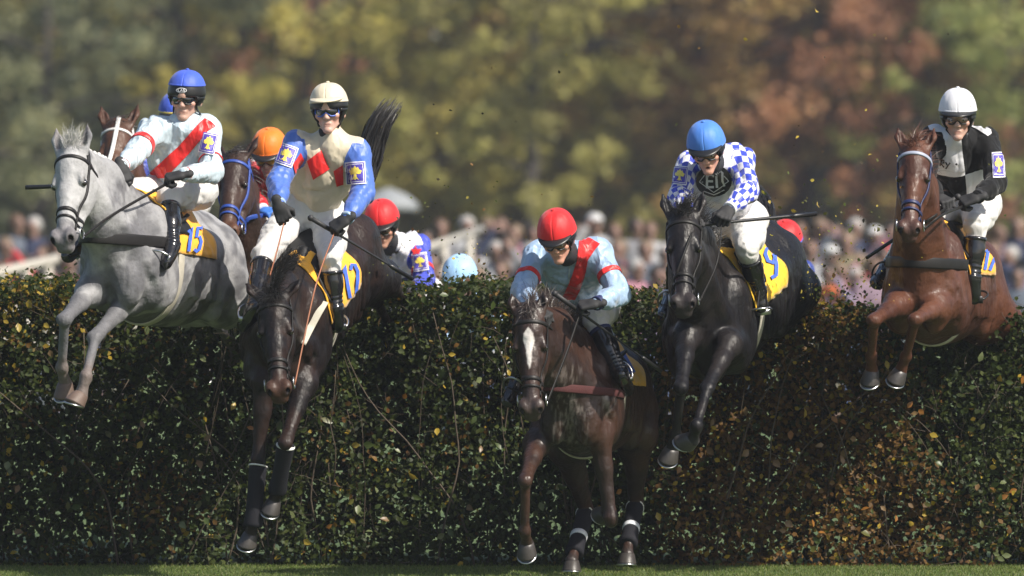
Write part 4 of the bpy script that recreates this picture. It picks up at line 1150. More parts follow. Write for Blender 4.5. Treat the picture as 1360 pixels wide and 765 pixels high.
HBOX = (HF, HF + 1.35)
def hedge_cols(Pp, rg):
    N = len(Pp); px = 680 + Pp[:, 0] * F / HF; py = HOR - (Pp[:, 2] - CAMH) * F / HF
    green = np.array((.020, .033, .009)); green2 = np.array((.058, .072, .015)); brown = np.array((.085, .040, .011)); tan = np.array((.15, .085, .024)); yel = np.array((.36, .25, .03))
    n1 = fbm(Pp, 1.7, 2); n2 = fbm(Pp, 5, 6, 2)
    br = sstep(840, 920, px) * sstep(1290, 1120, px + .25 * (550 - py)) * (.55 + .45 * sstep(380, 480, py)); br = np.clip(br * 1.15 + (n1 - .5) * .8, 0, 1)
    br = np.maximum(br, .75 * np.exp(-(((px - 205) / 60) ** 2 + ((py - 670) / 45) ** 2))); br = np.maximum(br, .12 * (n2 > .62))
    t = rg.random(N); c = green + (green2 - green) * (rg.random((N, 1)) ** 1.4)
    m = (t < br * .85)[:, None]; c = np.where(m, brown + (tan - brown) * rg.random((N, 1)), c)
    yl = .012 + .32 * np.exp(-(((px - 40) / 90) ** 2 + ((py - 410) / 50) ** 2)) + .10 * br + .12 * np.exp(-(((px - 200) / 50) ** 2 + ((py - 680) / 35) ** 2))
    c = np.where((rg.random(N) < yl)[:, None], yel * rg.uniform(.5, 1.1, (N, 1)), c)
    return c * rg.uniform(.55, 1.25, (N, 1))
def hedge():
    rg = np.random.default_rng(5)
    h = thing('hedge', (0, HF + .65, 0), 'tall wide clipped hedge with green and browning leaves that the horses jump', 'hedge')
    y0, y1 = HBOX; XW = 4.7
    def face_pos(N, x, z, face):
        lump = .16 * (fbm(np.stack((x, z, x * 0 + 9), -1), 2.2, 3) - .5) + .07 * (fbm(np.stack((x, z, x * 0), -1), 7, 4, 2) - .5)
        return lump
    # front, top and back shells of leaf clumps
    def shell(N, face, depth, size):
        x = rg.uniform(-XW, XW, N); ht = hedge_top(x)
        if face in ('front', 'back'):
            z = rg.random(N) ** .95 * ht; lp = face_pos(N, x, z, face) if face == 'front' else 0; dd = rg.exponential(depth, N)
            gap = fbm(np.stack((x * 1.3, z, x * 0 + 5), -1), 4.5, 12, 3)
            dd = dd + np.maximum(0, .45 - gap) * 1.1
            y = (y0 + lp + dd) if face == 'front' else (y1 - dd)
            z = z + .03 * rg.normal(0, 1, N)
            nn = rg.normal(0, .75, (N, 3)) + ((0, -1, .35) if face == 'front' else (0, 1, .35))
            edge = z > ht - .10; 
        else:
            y = rg.uniform(y0 - .03, y1, N); z = ht + .045 * np.abs(rg.normal(0, .8, N)) * (fbm(np.stack((x * 1.0, y * 1.0, x * 0 + 2), -1), 9, 17, 2) > .5) + .12 * (fbm(np.stack((x, y, x * 0), -1), 6, 7) - .5) - rg.exponential(.05, N)
            nn = rg.normal(0, .6, (N, 3)) + (0, -.2, 1)
        nn /= np.linalg.norm(nn, axis=1)[:, None]; Pp = np.stack((x, y, np.maximum(z, .01)), -1)
        s_ = rg.uniform(*size, N)
        return Pp, nn, s_
    sets = [shell(78000, 'front', .11, (.020, .044)), shell(26000, 'top', .05, (.018, .040)), shell(16000, 'back', .12, (.035, .055))]
    lm = leaf_mat('hedge_leaf', .30, .50)
    Pp = np.concatenate([s[0] for s in sets]); Nn = np.concatenate([s[1] for s in sets]); S_ = np.concatenate([s[2] for s in sets])
    V, Fq, cc = leaves(Pp, Nn, S_, hedge_cols(Pp, rg), rg)
    o = part('foliage', V, Fq, lm, h, cols=cc, smooth_=False); o['kind'] = 'stuff'
    # inner mass of larger shaded leaves
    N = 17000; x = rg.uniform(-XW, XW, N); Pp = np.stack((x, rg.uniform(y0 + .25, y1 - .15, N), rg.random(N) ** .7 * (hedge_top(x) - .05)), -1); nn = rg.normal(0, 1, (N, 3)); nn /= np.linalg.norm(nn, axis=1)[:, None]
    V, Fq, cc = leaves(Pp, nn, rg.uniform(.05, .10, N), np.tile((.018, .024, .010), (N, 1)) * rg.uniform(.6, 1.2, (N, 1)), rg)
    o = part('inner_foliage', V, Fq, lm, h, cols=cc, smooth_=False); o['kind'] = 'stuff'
    # stems and twigs
    tm = mat('hedge_twig', (.075, .055, .038), .8, var=.4); tl = []
    for k in range(150):
        x = rg.uniform(-XW, XW); y = rg.uniform(y0 + .02, y0 + .5); n = 7; p = [np.array((x, y, 0))]; d = nrm((rg.normal(0, .22), rg.normal(-.03, .12), 1)); ht = hedge_top(np.array([x]))[0]
        for i in range(n): d = nrm(d + rg.normal(0, .13, 3)); p.append(p[-1] + d * ht / n * rg.uniform(.8, 1.02))
        p = np.array(p); p[:, 1] = np.clip(p[:, 1], y0 - .02, None); r = rg.uniform(.003, .008)
        o = part('stem', *tube(resample(p, 14), np.linspace(r, r * .4, 15)[:len(resample(p, 14))], 5), tm, h)
    for k in range(1500):
        x = rg.uniform(-XW, XW); ht = hedge_top(np.array([x]))[0]; z = rg.random() * ht; y = y0 + rg.uniform(-.07, .12) 
        if rg.random() < .3: z = ht - .02; y = rg.uniform(y0, y1)
        d = nrm((rg.normal(0, .6), rg.normal(-.25, .3), rg.uniform(.1, 1.2))); p = [np.array((x, y, z))]
        for i in range(3): d = nrm(d + rg.normal(0, .22, 3)); p.append(p[-1] + d * rg.uniform(.03, .075))
        if p[-1][2] > ht + .07: continue
        tl.append(tube(p, [.0018, .0014, .001, .0007], 4))
    o = part('twigs', *join(*tl), tm, h); o['kind'] = 'stuff'
    # the largest leaves, one object each
    vs = []
    for k in range(8):
        V, Fq, cc = leaves(np.zeros((1, 3)), np.array([[0, -1, .2]]), np.array([1.0]), np.zeros((1, 3)), rg); vs.append((V, Fq))
    pal = [('green', (.07, .10, .025)), ('yellow', (.42, .30, .04)), ('orange', (.30, .13, .025)), ('tan', (.21, .13, .055)), ('pale', (.16, .19, .08)), ('olive', (.11, .11, .025))]
    lms = [mk_leafm('leaf_' + a, c) for a, c in pal]
    meshes = {}
    for k in range(290):
        px = rg.uniform(-60, 1420); py = rg.uniform(372, 745)
        x = (px - 680) / F * HF; z = CAMH + (HOR - py) / F * HF
        if z > hedge_top(np.array([x]))[0] - .02: continue
        rightness = 840 < px < 1230
        w_ = [.34, .10, .05, .08, .22, .2] if not rightness else [.1, .14, .28, .32, .06, .1]
        if px < 130 and py < 470: w_ = [.2, .55, .05, .02, .1, .08]
        mi = rg.choice(6, p=np.array(w_) / sum(w_)); vi = k % 8
        if (mi, vi) not in meshes: meshes[(mi, vi)] = mk_mesh('leaf', vs[vi][0], vs[vi][1], [lms[mi]], smooth_=False)
        lp = .16 * (fbm(np.array([[x, z, 9.]]), 2.2, 3)[0] - .5)
        o = bpy.data.objects.new('leaf', meshes[(mi, vi)]); C.objects.link(o); o.parent = h
        o.location = (x, HF + lp - rg.uniform(.0, .07) - (HF + .65), z); s_ = rg.uniform(.040, .062); o.scale = (s_,) * 3; o.rotation_euler = (rg.normal(0, .5), rg.normal(0, .5), rg.normal(0, .7))
    return h
def mk_leafm(name, c):
    m, nt, b = newmat(name); g = G(nt)
    k = g.mix(g.noise(2.5, 3, g.geo()), tuple(x * .6 for x in c), tuple(min(1, x * 1.3) for x in c)); g.link(k, b.inputs['Base Color']); b.inputs['Roughness'].default_value = .4
    tr = g.n('ShaderNodeBsdfTranslucent'); g.link(k, tr.inputs[0]); mx = g.n('ShaderNodeMixShader'); mx.inputs[0].default_value = .35
    g.link(b.outputs[0], mx.inputs[1]); g.link(tr.outputs[0], mx.inputs[2]); nt.links.new(mx.outputs[0], nt.nodes['Material Output'].inputs['Surface']); return m

# ================================================================== far wood
def trees():
    rg = np.random.default_rng(21)
    bark = mat('tree_bark', (.045, .038, .034), .9, var=.35, vscale=3, bump=.5, bscale=12, bdist=.03)
    protos = []
    for k in range(5):
        # limbs and clumps of leaves spread through an uneven crown reaching low
        Hh = rg.uniform(9.5, 11.5); cl = []
        nlimb = 14; limbs = []
        tr = resample([(0, 0, 0), (rg.normal(0, .2), rg.normal(0, .2), Hh * .35), (rg.normal(0, .5), rg.normal(0, .4), Hh * .85)], 14)
        for i in range(nlimb):
            z = rg.uniform(1.0, Hh * .8); a = i * 2.4 + rg.normal(0, .3); L = (1.3 + 1.9 * math.sin(min(1, z / Hh * 1.25) * math.pi * .8)) * rg.uniform(.7, 1.2)
            b0 = np.array([np.interp(z, tr[:, 2], tr[:, j]) for j in range(3)])
            e = b0 + np.array((math.cos(a) * L, math.sin(a) * L, rg.uniform(-.3, 1.4))); m = (b0 + e) / 2 + (0, 0, .3)
            limbs.append(tube(resample([b0, m, e], 8), np.linspace(.07, .02, 9)[:len(resample([b0, m, e], 8))], 5))
            for c_ in (e, m): cl.append((c_ + rg.normal(0, .4, 3), rg.uniform(.4, .85)))
        for i in range(84): cl.append((np.array((rg.normal(0, 1.5), rg.normal(0, 1.5), rg.uniform(.3, Hh - 1))), rg.uniform(.25, .6)))
        Pp = []; sh = []
        for c_, r_ in cl:
            n = int(240 * r_ ** 1.7); d = rg.normal(0, 1, (n, 3)); d /= np.linalg.norm(d, axis=1)[:, None]; Pp.append(c_ + d * (r_ * rg.random((n, 1)) ** .4) * (1, 1, .7)); sh.append(np.full(n, rg.uniform(0, 1)))
        Pp = np.concatenate(Pp); sh = np.concatenate(sh); Pp[:, 2] = np.maximum(Pp[:, 2], .3)
        N = len(Pp); nn = rg.normal(0, 1, (N, 3)) + (0, -.2, .7); nn /= np.linalg.norm(nn, axis=1)[:, None]
        s1 = np.cross(nn, rg.normal(0, 1, (N, 3))); s1 /= np.linalg.norm(s1, axis=1)[:, None]; s2 = np.cross(nn, s1); sz = rg.uniform(.06, .14, (N, 1))
        V = np.stack((Pp - s1 * sz, Pp + s2 * sz * .7, Pp + s1 * sz, Pp - s2 * sz * .7), 1).reshape(-1, 3); Fq = np.arange(4 * N).reshape(-1, 4)
        cc = np.stack((np.repeat(sh, 4), np.repeat(rg.random(N), 4), np.zeros(4 * N)), 1)
        protos.append((V, Fq, cc, join(*limbs), tube(tr, np.linspace(.15, .06, len(tr)), 9)))
    def crownm(name, c1, c2, c3):
        m, nt, b = newmat(name); g = G(nt); s_ = g.sep(g.attr('Col', 'Vector'))
        k = g.ramp(g.m('ADD', g.m('ADD', g.m('MULTIPLY', s_[0], .38), g.m('MULTIPLY', s_[1], .42)), .13), [(.1, c1), (.5, c2), (.9, c3)]); g.link(k, b.inputs['Base Color']); b.inputs['Roughness'].default_value = .6
        tr = g.n('ShaderNodeBsdfTranslucent'); g.link(k, tr.inputs[0]); mx = g.n('ShaderNodeMixShader'); mx.inputs[0].default_value = .6
        g.link(b.outputs[0], mx.inputs[1]); g.link(tr.outputs[0], mx.inputs[2]); nt.links.new(mx.outputs[0], nt.nodes['Material Output'].inputs['Surface']); return m
    mats = dict(
        grey=crownm('grey_green_foliage', (0.110, 0.137, 0.089), (0.248, 0.266, 0.148), (0.428, 0.401, 0.196)),
        olive=crownm('olive_foliage', (0.135, 0.143, 0.060), (0.371, 0.332, 0.105), (0.581, 0.555, 0.164)),
        yellow=crownm('yellow_green_foliage', (0.203, 0.184, 0.062), (0.588, 0.499, 0.119), (0.581, 0.560, 0.203)),
        ochre=crownm('ochre_foliage', (0.147, 0.112, 0.057), (0.421, 0.267, 0.102), (0.590, 0.477, 0.161)),
        rust=crownm('rust_brown_foliage', (0.131, 0.071, 0.052), (0.418, 0.201, 0.112), (0.585, 0.334, 0.160)),
        green=crownm('bright_green_foliage', (0.108, 0.130, 0.058), (0.346, 0.386, 0.121), (0.580, 0.560, 0.207)))
    word = dict(grey='grey green', olive='olive green', yellow='yellow green', ochre='ochre yellow', rust='rusty brown', green='fresh green')
    pm = {}; used = {}
    plan = [(-70, 'grey', 172), (40, 'grey', 168), (150, 'olive', 174), (255, 'grey', 170), (345, 'rust', 182), (400, 'yellow', 170), (490, 'olive', 173), (697, 'olive', 168), (612, 'yellow', 173), (735, 'ochre', 176), (830, 'olive', 172), (905, 'ochre', 177), (985, 'ochre', 171), (1050, 'rust', 178), (1135, 'rust', 171), (1200, 'rust', 176), (1275, 'ochre', 173), (1340, 'green', 170), (1430, 'green', 174),
            (-20, 'olive', 184), (95, 'grey', 186), (205, 'grey', 188), (300, 'olive', 186), (450, 'yellow', 186), (530, 'grey', 188), (620, 'olive', 186), (705, 'ochre', 189), (785, 'grey', 190), (870, 'olive', 187), (945, 'rust', 190), (1090, 'rust', 189), (1165, 'ochre', 190), (1240, 'grey', 188), (1310, 'grey', 186), (1390, 'olive', 190),
            (-120, 'grey', 196), (60, 'rust', 200), (180, 'grey', 202), (320, 'grey', 199), (430, 'grey', 204), (560, 'grey', 201), (670, 'grey', 205), (760, 'olive', 201), (850, 'grey', 206), (960, 'grey', 202), (1060, 'grey', 205), (1150, 'grey', 201), (1260, 'rust', 205), (1370, 'grey', 201), (1480, 'grey', 200), (1540, 'olive', 182), (-170, 'olive', 180), (-270, 'grey', 176), (1610, 'rust', 177)]
    zone = lambda px: ('beyond the left edge' if px < -150 else 'above the grey horse' if px < 140 else 'behind the blue-capped rider' if px < 300 else 'behind the orange-capped rider' if px < 400 else 'behind the cream-capped rider' if px < 480 else 'behind the upraised black tail' if px < 560 else 'above the pale blue cap' if px < 680 else 'above the red-capped rider in front' if px < 800 else 'left of the checked rider' if px < 890 else 'behind the checked rider' if px < 1000 else 'above the horizontal whip' if px < 1100 else 'left of the white-capped rider' if px < 1230 else 'behind the white-capped rider' if px < 1330 else 'at the far right edge' if px < 1500 else 'beyond the right edge')
    for i, (px, kind, d) in enumerate(plan):
        pi = i % 5; key = (pi, kind)
        V, Fq, cc, lb, tk = protos[pi]
        if key not in pm: pm[key] = mk_mesh('crown', V, Fq, [mats[kind]], smooth_=False, cols=cc)
        if ('t', pi) not in pm: pm[('t', pi)] = mk_mesh('trunk', tk[0], tk[1], [bark]); pm[('l', pi)] = mk_mesh('limbs', lb[0], lb[1], [bark])
        row = 'front row' if d < 181 else 'middle row' if d < 195 else 'back row'
        lab = f'{word[kind]} tree, {row} of the wood, {zone(px)}'
        used[lab] = used.get(lab, 0) + 1
        if used[lab] > 1: lab += ', right-hand of two'
        t = thing('tree', ((px - 680) / F * d, d, 0), lab, 'tree', 'autumn trees of the far wood'); t.rotation_euler = (0, 0, rg.uniform(0, 6.28)); s_ = rg.uniform(.9, 1.15); t.scale = (s_, s_, s_)
        for nm, me in (('crown', pm[key]), ('trunk', pm[('t', pi)]), ('limbs', pm[('l', pi)])):
            o = bpy.data.objects.new(nm, me); C.objects.link(o); o.parent = t
            if nm != 'trunk': o['kind'] = 'stuff'
    # bare trunks one can pick out
    for px, lean, r, d, lab in ((1092, .045, .26, 171, 'pale grey leaning bare trunk in the rust brown part of the wood'), (776, .01, .30, 180, 'thick dark trunk standing between the yellow green trees'), (688, -.01, .17, 178, 'thin dark trunk left of the thick dark trunk'), (930, -.02, .12, 180, 'slender pale trunk behind the checked rider'), (1285, .0, .22, 181, 'dark trunk above the white-capped rider'), (232, .02, .28, 181, 'grey trunk above the blue-capped rider'), (95, .01, .22, 181, 'grey trunk above the grey horse')):
        t = thing('tree', ((px - 680) / F * d, d, 0), lab, 'tree')
        pts = resample([(-lean * 4, 0, 0), (0, 0, 5), (lean * 9, 0, 14)], 14); part('trunk', *tube(np.array(pts) + wloc(t), np.linspace(r, r * .6, len(pts)), 10), bark, t)
        tl = []
        for k in range(9):
            z = rg.uniform(4, 13); b0 = np.array([np.interp(z, pts[:, 2], pts[:, j]) for j in range(3)]) + wloc(t); a = rg.uniform(0, 6.28); e = b0 + np.array((math.cos(a), math.sin(a), .7)) * rg.uniform(1, 2.4); tl.append(tube([b0, (b0 + e) / 2 + (0, 0, -.1), e], [.06, .04, .015], 5))
        part('limbs', *join(*tl), bark, t)['kind'] = 'stuff'

# ================================================================== crowd
def crowd():
    rg = np.random.default_rng(4)
    skin = mat('crowd_skin', (.21, .125, .10), .6)
    hairs = {n: mat('hair_' + n, c, .6) for n, c in dict(dark=(.02, .015, .012), brown=(.08, .045, .025), grey=(.30, .29, .28), fair=(.13, .09, .055), white=(.5, .5, .5), red=(.5, .03, .03)).items()}
    cloths = {n: mat('cloth_' + n, tuple(x * .8 for x in c), .8, var=.2) for n, c in dict(black=(.02, .02, .025), navy=(.03, .04, .09), slate=(.10, .12, .16), pink=(.42, .20, .26), red=(.48, .03, .04), white=(.48, .48, .50), brown=(.12, .07, .05), grey=(.24, .24, .26), mauve=(.22, .15, .20), orange=(.65, .16, .05), khaki=(.20, .17, .10), pale_blue=(.20, .27, .40), cream=(.38, .34, .28), maroon=(.16, .03, .04), lilac=(.26, .21, .31), denim=(.07, .10, .20), yellow=(.70, .55, .08)).items()}
    protos = []
    for k in range(6):
        aL, aR = [(0, 0), (1, 0), (0, 1), (1, 1), (2, 0), (0, 2)][k]
        tw = rg.normal(0, .02); b = []
        def arm(q, mode):
            S = A3(q * .19, 0, 1.40); 
            if mode == 0: return S, A3(q * .24, .02, 1.12), A3(q * .22, -.08, .88)
            if mode == 1: return S, A3(q * .27, -.08, 1.16), A3(q * .10, -.28, 1.22)
            return S, A3(q * .28, -.16, 1.30), A3(q * .08, -.18, 1.58)
        ar = [arm(-1, aR), arm(1, aL)]; fr = Fr(A3(0, -.01, 1.585), (rg.normal(0, .25), -1, 0), A3(0, 0, 1))
        b = [(x[0], x[1], x[2]) for x in head_sdf(fr)] + [(rc((0, 0, 1.38), (0, 0, 1.52), .055, .05), .02, 'add'), (el((0, 0, 1.2), (.17, .11, .26)), .05, 'add'), (el((0, 0, .95), (.155, .11, .13)), .05, 'add')]
        for S, E_, W_ in ar: b += [(rc(S, E_, .048, .036), .02, 'add'), (rc(E_, W_, .035, .026), .02, 'add'), (rc(W_, W_ + nrm(W_ - E_) * .08, .032, .026), .02, 'add')]
        for q in (-1, 1): b += [(rc((q * .09, 0, .9), (q * .10, -.01, .48), .075, .052), .03, 'add'), (rc((q * .10, -.01, .48), (q * .11, .01, .08), .05, .036), .02, 'add'), (rc((q * .11, .02, .04), (q * .12, -.14, .03), .036, .03), .02, 'add')]
        bd = Field(b, .020).mesh()
        j = [(el((0, 0, 1.21), (.195, .135, .27)), .05, 'add'), (el((0, 0, .96), (.18, .135, .15)), .05, 'add'), (rc((-.15, 0, 1.40), (.15, 0, 1.40), .07, .07), .04, 'add')]
        for S, E_, W_ in ar: j += [(rc(S, E_, .068, .054), .02, 'add'), (rc(E_, W_ - nrm(W_ - E_) * .03, .052, .042), .02, 'add')]
        jd = Field(j, .022).mesh()
        tr = [(el((0, 0, .93), (.165, .12, .12)), .05, 'add')] + [(rc((q * .09, 0, .88), (q * .10, -.01, .48), .092, .070), .03, 'add') for q in (-1, 1)] + [(rc((q * .10, -.01, .48), (q * .11, .01, .07), .068, .055), .02, 'add') for q in (-1, 1)]
        td = Field(tr, .022).mesh()
        hp = [(el(fr.p(0, -.025, .04), (.094, .104, .102), fr), .01, 'add'), (half(fr.p(0, .065, .03), fr.v(0, 1, -.8)), .01, 'int')]
        hd = Field(hp, .014).mesh(); cp = [(el(fr.p(0, -.01, .06), (.095, .112, .080), fr), .01, 'add'), (half(fr.p(0, 0, .055), fr.v(0, .1, -1)), .005, 'int'), (rc(fr.p(-.04, .10, .062), fr.p(.04, .10, .062), .035, .035, (fr.z, .2)), .01, 'add')]
        cd = Field(cp, .014).mesh()
        protos.append((bd, jd, td, hd, cd, fr))
    cache = {}
    def gm(nm, k, i, m):
        key = (nm, k, m.name)
        if key not in cache: cache[key] = mk_mesh(nm, protos[k][i][0], protos[k][i][1], [m])
        return cache[key]
    # landmarks to name a place by
    lm = [(20, 'at the far left, beside the cream rail'), (75, "left of the grey horse's chest"), (150, 'behind the grey horse'), (300, 'behind the blue-bridled horse'), (450, 'behind the cream-capped rider'), (575, 'near the red-capped rider behind the hedge'), (625, 'straight above the pale blue cap'), (670, 'right of the pale blue cap'), (745, 'behind the nearest red-capped rider'), (810, 'just right of the red helmet'), (850, "left of the black horse's head"), (940, 'behind the black horse'), (1070, "right of the black horse's rump"), (1110, 'amid the flying clippings'), (1155, 'just left of the chestnut horse'), (1260, 'behind the chestnut horse'), (1345, "at the far right edge")]
    def place_word(px): return min(lm, key=lambda a: abs(a[0] - px))[1]
    # (px, head py, depth, jacket, hair or cap)
    S_ = [(-30, 312, 'navy', 'dark', 0), (14, 304, 'slate', 'brown', 0), (46, 303, 'navy', 'grey', 0), (78, 318, 'black', 'dark', 0), (2, 335, 'red', 'fair', 0), (30, 342, 'navy', 'dark', 0), (60, 336, 'black', 'brown', 0), (86, 348, 'maroon', 'dark', 0), (112, 330, 'slate', 'grey', 0), (150, 322, 'navy', 'brown', 0), (4, 362, 'red', 'brown', 0), (68, 366, 'yellow', 'dark', 0),
          (560, 318, 'slate', 'dark', 0), (584, 306, 'grey', 'brown', 0), (578, 344, 'brown', 'dark', 0), (615, 300, 'white', 'grey', 0), (645, 298, 'black', 'fair', 0), (664, 300, 'navy', 'brown', 0), (688, 304, 'pink', 'fair', 0), (712, 302, 'maroon', 'dark', 0), (628, 330, 'navy', 'dark', 0), (655, 336, 'white', 'grey', 0), (682, 334, 'grey', 'brown', 0), (706, 332, 'lilac', 'grey', 0), (640, 362, 'mauve', 'fair', 0), (668, 364, 'brown', 'brown', 0), (700, 366, 'cream', 'dark', 0),
          (738, 300, 'black', 'dark', 0), (765, 304, 'slate', 'brown', 0), (790, 296, 'white', 'white', 1), (812, 304, 'navy', 'brown', 0), (842, 303, 'grey', 'dark', 0), (868, 300, 'white', 'brown', 0), (778, 330, 'brown', 'dark', 0), (806, 334, 'navy', 'grey', 0), (826, 328, 'maroon', 'fair', 0), (852, 332, 'slate', 'fair', 0), (876, 328, 'brown', 'grey', 0), (820, 360, 'mauve', 'brown', 0), (846, 356, 'pink', 'grey', 0), (872, 362, 'lilac', 'dark', 0), (796, 362, 'grey', 'fair', 0),
          (905, 305, 'navy', 'dark', 0), (940, 312, 'slate', 'brown', 0), (1000, 330, 'grey', 'dark', 0),
          (1062, 306, 'slate', 'brown', 0), (1086, 304, 'mauve', 'fair', 0), (1112, 308, 'slate', 'dark', 0), (1136, 302, 'navy', 'grey', 0), (1078, 334, 'grey', 'brown', 0), (1100, 338, 'white', 'white', 1), (1124, 332, 'khaki', 'fair', 0), (1156, 312, 'red', 'white', 1), (1142, 340, 'pink', 'fair', 0), (1170, 338, 'red', 'dark', 0), (1112, 366, 'orange', 'fair', 0), (1136, 368, 'pale_blue', 'grey', 0), (1160, 366, 'mauve', 'brown', 0), (1096, 364, 'lilac', 'dark', 0), (1184, 312, 'mauve', 'dark', 0),
          (1300, 306, 'black', 'dark', 0), (1328, 304, 'mauve', 'brown', 0), (1352, 300, 'navy', 'fair', 0), (1340, 332, 'lilac', 'grey', 0), (1368, 334, 'black', 'brown', 0), (1318, 338, 'navy', 'brown', 0), (1352, 362, 'slate', 'dark', 0), (1390, 308, 'slate', 'dark', 0)]
    seen = {}
    for i, (px, py, jc, hc, cap) in enumerate(S_):
        px += rg.normal(0, 3.5); py += 4 + rg.normal(0, 4)
        d = 98.5 if py < 322 else 93.5 if py < 350 else 89.5
        gz = float(bank(np.array([d]))[0]); hz = CAMH + (HOR - py) / F * d; sc_ = (hz - gz) / 1.585
        row = 'back' if py < 322 else 'middle' if py < 350 else 'front'
        lab = f"{hc + '-capped' if cap else hc + '-haired'} spectator in {jc.replace('_', ' ')}, {row} row, {place_word(px)}" 
        seen[lab] = seen.get(lab, 0) + 1
        if seen[lab] > 1: lab = 'right-hand ' + lab
        k = i % 6; t = thing('person', ((px - 680) / F * d, d, gz), lab, 'spectator', 'spectators in the crowd beyond the hedge')
        s2 = min(1.12, max(.80, sc_)); t.scale = (s2, s2, sc_); t.rotation_euler = (0, 0, rg.normal(0, .35))
        for nm, idx, m in (('body', 0, skin), ('jacket', 1, cloths[jc]), ('trousers', 2, cloths[('denim', 'black', 'khaki', 'slate')[i % 4]]), ('hair', 3, hairs[hc if not cap else 'grey'])) + ((('cap', 4, hairs[hc]),) if cap else ()):
            o = bpy.data.objects.new(nm, gm(nm, k, idx, m)); C.objects.link(o); o.parent = t
    # rails
    rm = mat('cream_painted_rail', (.40, .375, .33), .5, var=.15)
    def rail(a, b, n, lab, r=.05):
        t = thing('rail_fence', ((a + b) / 2) * (1, 1, 0), lab, 'fence')
        for dz in (0, -.42, -.8): part('rail', *tube([a + (0, 0, dz), b + (0, 0, dz)], r if dz == 0 else r * .7, 8), rm, t)
        for i in range(n):
            p = a + (b - a) * (i + .5) / n; part('post', *tube([(p[0], p[1] + .02, -.05), p], .045, 8), rm, t)
    rail(P(-70, 378, 86.5), P(190, 318, 92), 9, 'cream rail slanting up past the spectators at the far left', .055)
    rail(P(535, 340, 88), P(640, 304, 93) * (1, 1, 1), 3, 'cream rail slanting up behind the red-capped rider beyond the hedge', .04)
    # umbrella
    u = P(516, 262, 108); t = thing('umbrella', (u[0], u[1], .42), 'pale grey umbrella held above the crowd behind the cream-capped rider', 'umbrella')
    um = mat('pale_grey_canopy', (.22, .235, .25), .7)
    vv, ff = lathe([(.0, .40), (.10, .36), (.20, .24), (.26, .10), (.29, .01)], u - A3(0, 0, .17), A3(0, 0, 1), 16); part('canopy', vv, ff, um, t)
    part('pole', *tube([u - A3(0, 0, 1.1), u + A3(0, 0, .12)], .008, 6), M_saddle, t)

# ================================================================== flying clippings
def clippings():
    rg = np.random.default_rng(31)
    ms = [mk_leafm('flying_leaf_' + a, c) for a, c in (('yellow', (.50, .36, .05)), ('green', (.10, .13, .03)), ('brown', (.16, .08, .03)), ('dark', (.03, .03, .015)))]
    vs = [leaves(np.zeros((1, 3)), np.array([[.2, -1, .2]]), np.array([1.0]), np.zeros((1, 3)), rg)[:2] for _ in range(5)]; cache = {}
    def one(px, py, d, s_, mi, lab):
        vi = rg.integers(0, 5)
        if (mi, vi) not in cache: cache[(mi, vi)] = mk_mesh('flying_leaf', vs[vi][0], vs[vi][1], [ms[mi]], smooth_=False)
        o = bpy.data.objects.new('flying_leaf', cache[(mi, vi)]); C.objects.link(o); o.location = tuple(P(px, py, d)); o.scale = (s_,) * 3
        o.rotation_euler = (rg.normal(0, .8), rg.uniform(0, 6.28), rg.normal(0, .8)); tag(o, lab, 'leaf', 'leaves flying through the air')
    cn = ('yellow', 'green', 'brown', 'dark')
    big = [(1084, 14, .05, 0, 'yellow leaf flying high above the black horse near the top edge'), (1086, 272, .055, 0, 'large yellow leaf in the air just above the whip tip'), (1054, 280, .035, 0, 'small yellow leaf over the middle of the horizontal whip'), (1156, 205, .030, 0, 'yellow leaf alone in the air left of the chestnut horse ears'), (1059, 182, .026, 0, 'yellow leaf in the air right of the checked rider'), (1114, 120, .028, 3, 'dark leaf high up left of the white-capped rider'), (1130, 305, .05, 1, 'big green leaf flying below the chestnut horse muzzle height'), (548, 305, .045, 2, 'brown curled leaf in front of the white shoulder of the red-capped rider beyond the hedge'), (533, 324, .045, 1, 'dark green leaf in front of the chest of the red-capped rider beyond the hedge'), (1087, 382, .06, 1, 'large green leaf beside the black horse rump at the hedge top'), (1108, 366, .045, 2, 'orange brown leaf above the hedge right of the black horse'), (990, 52, .03, 0, 'pale leaf near the top edge right of the middle'), (1022, 268, .025, 0, 'thin yellow leaf above the black horse back')]
    for px, py, s_, mi, lab in big: one(px, py, 46.3 + rg.uniform(-.3, .5), s_, mi, lab)
    # tiny shreds nobody could count
    N = 1200; pts = []
    px = np.concatenate((rg.normal(1115, 48, 620), rg.normal(615, 55, 240), rg.normal(945, 30, 50), rg.uniform(500, 1340, 120), rg.normal(1100, 40, 90)))[:N]
    py = np.concatenate((400 - rg.exponential(58, 620), 372 - rg.exponential(62, 240), rg.normal(400, 30, 50), rg.uniform(10, 370, 120), 392 - rg.exponential(22, 90)))[:N]
    n = min(len(px), len(py)); d = rg.uniform(45.6, 48.2, n); Pp = np.array([P(a, b, c) for a, b, c in zip(px[:n], py[:n], d)])
    keep = Pp[:, 2] < 3.0; Pp = Pp[keep]; n = len(Pp); nn = rg.normal(0, 1, (n, 3)); nn /= np.linalg.norm(nn, axis=1)[:, None]
    pal = np.array([(.48, .38, .08), (.12, .15, .04), (.20, .11, .04), (.06, .05, .03), (.10, .10, .03)])
    V, Fq, cc = leaves(Pp, nn, np.minimum(rg.exponential(.0075, n) + .005, .026), pal[rg.integers(0, 5, n)], rg)
    o = part('clippings', V, Fq, leaf_mat('clipping_leaf', .3), cols=cc, smooth_=False); o['kind'] = 'stuff'; tag(o, 'shreds of hedge leaves thrown into the air by the horses', 'clippings')
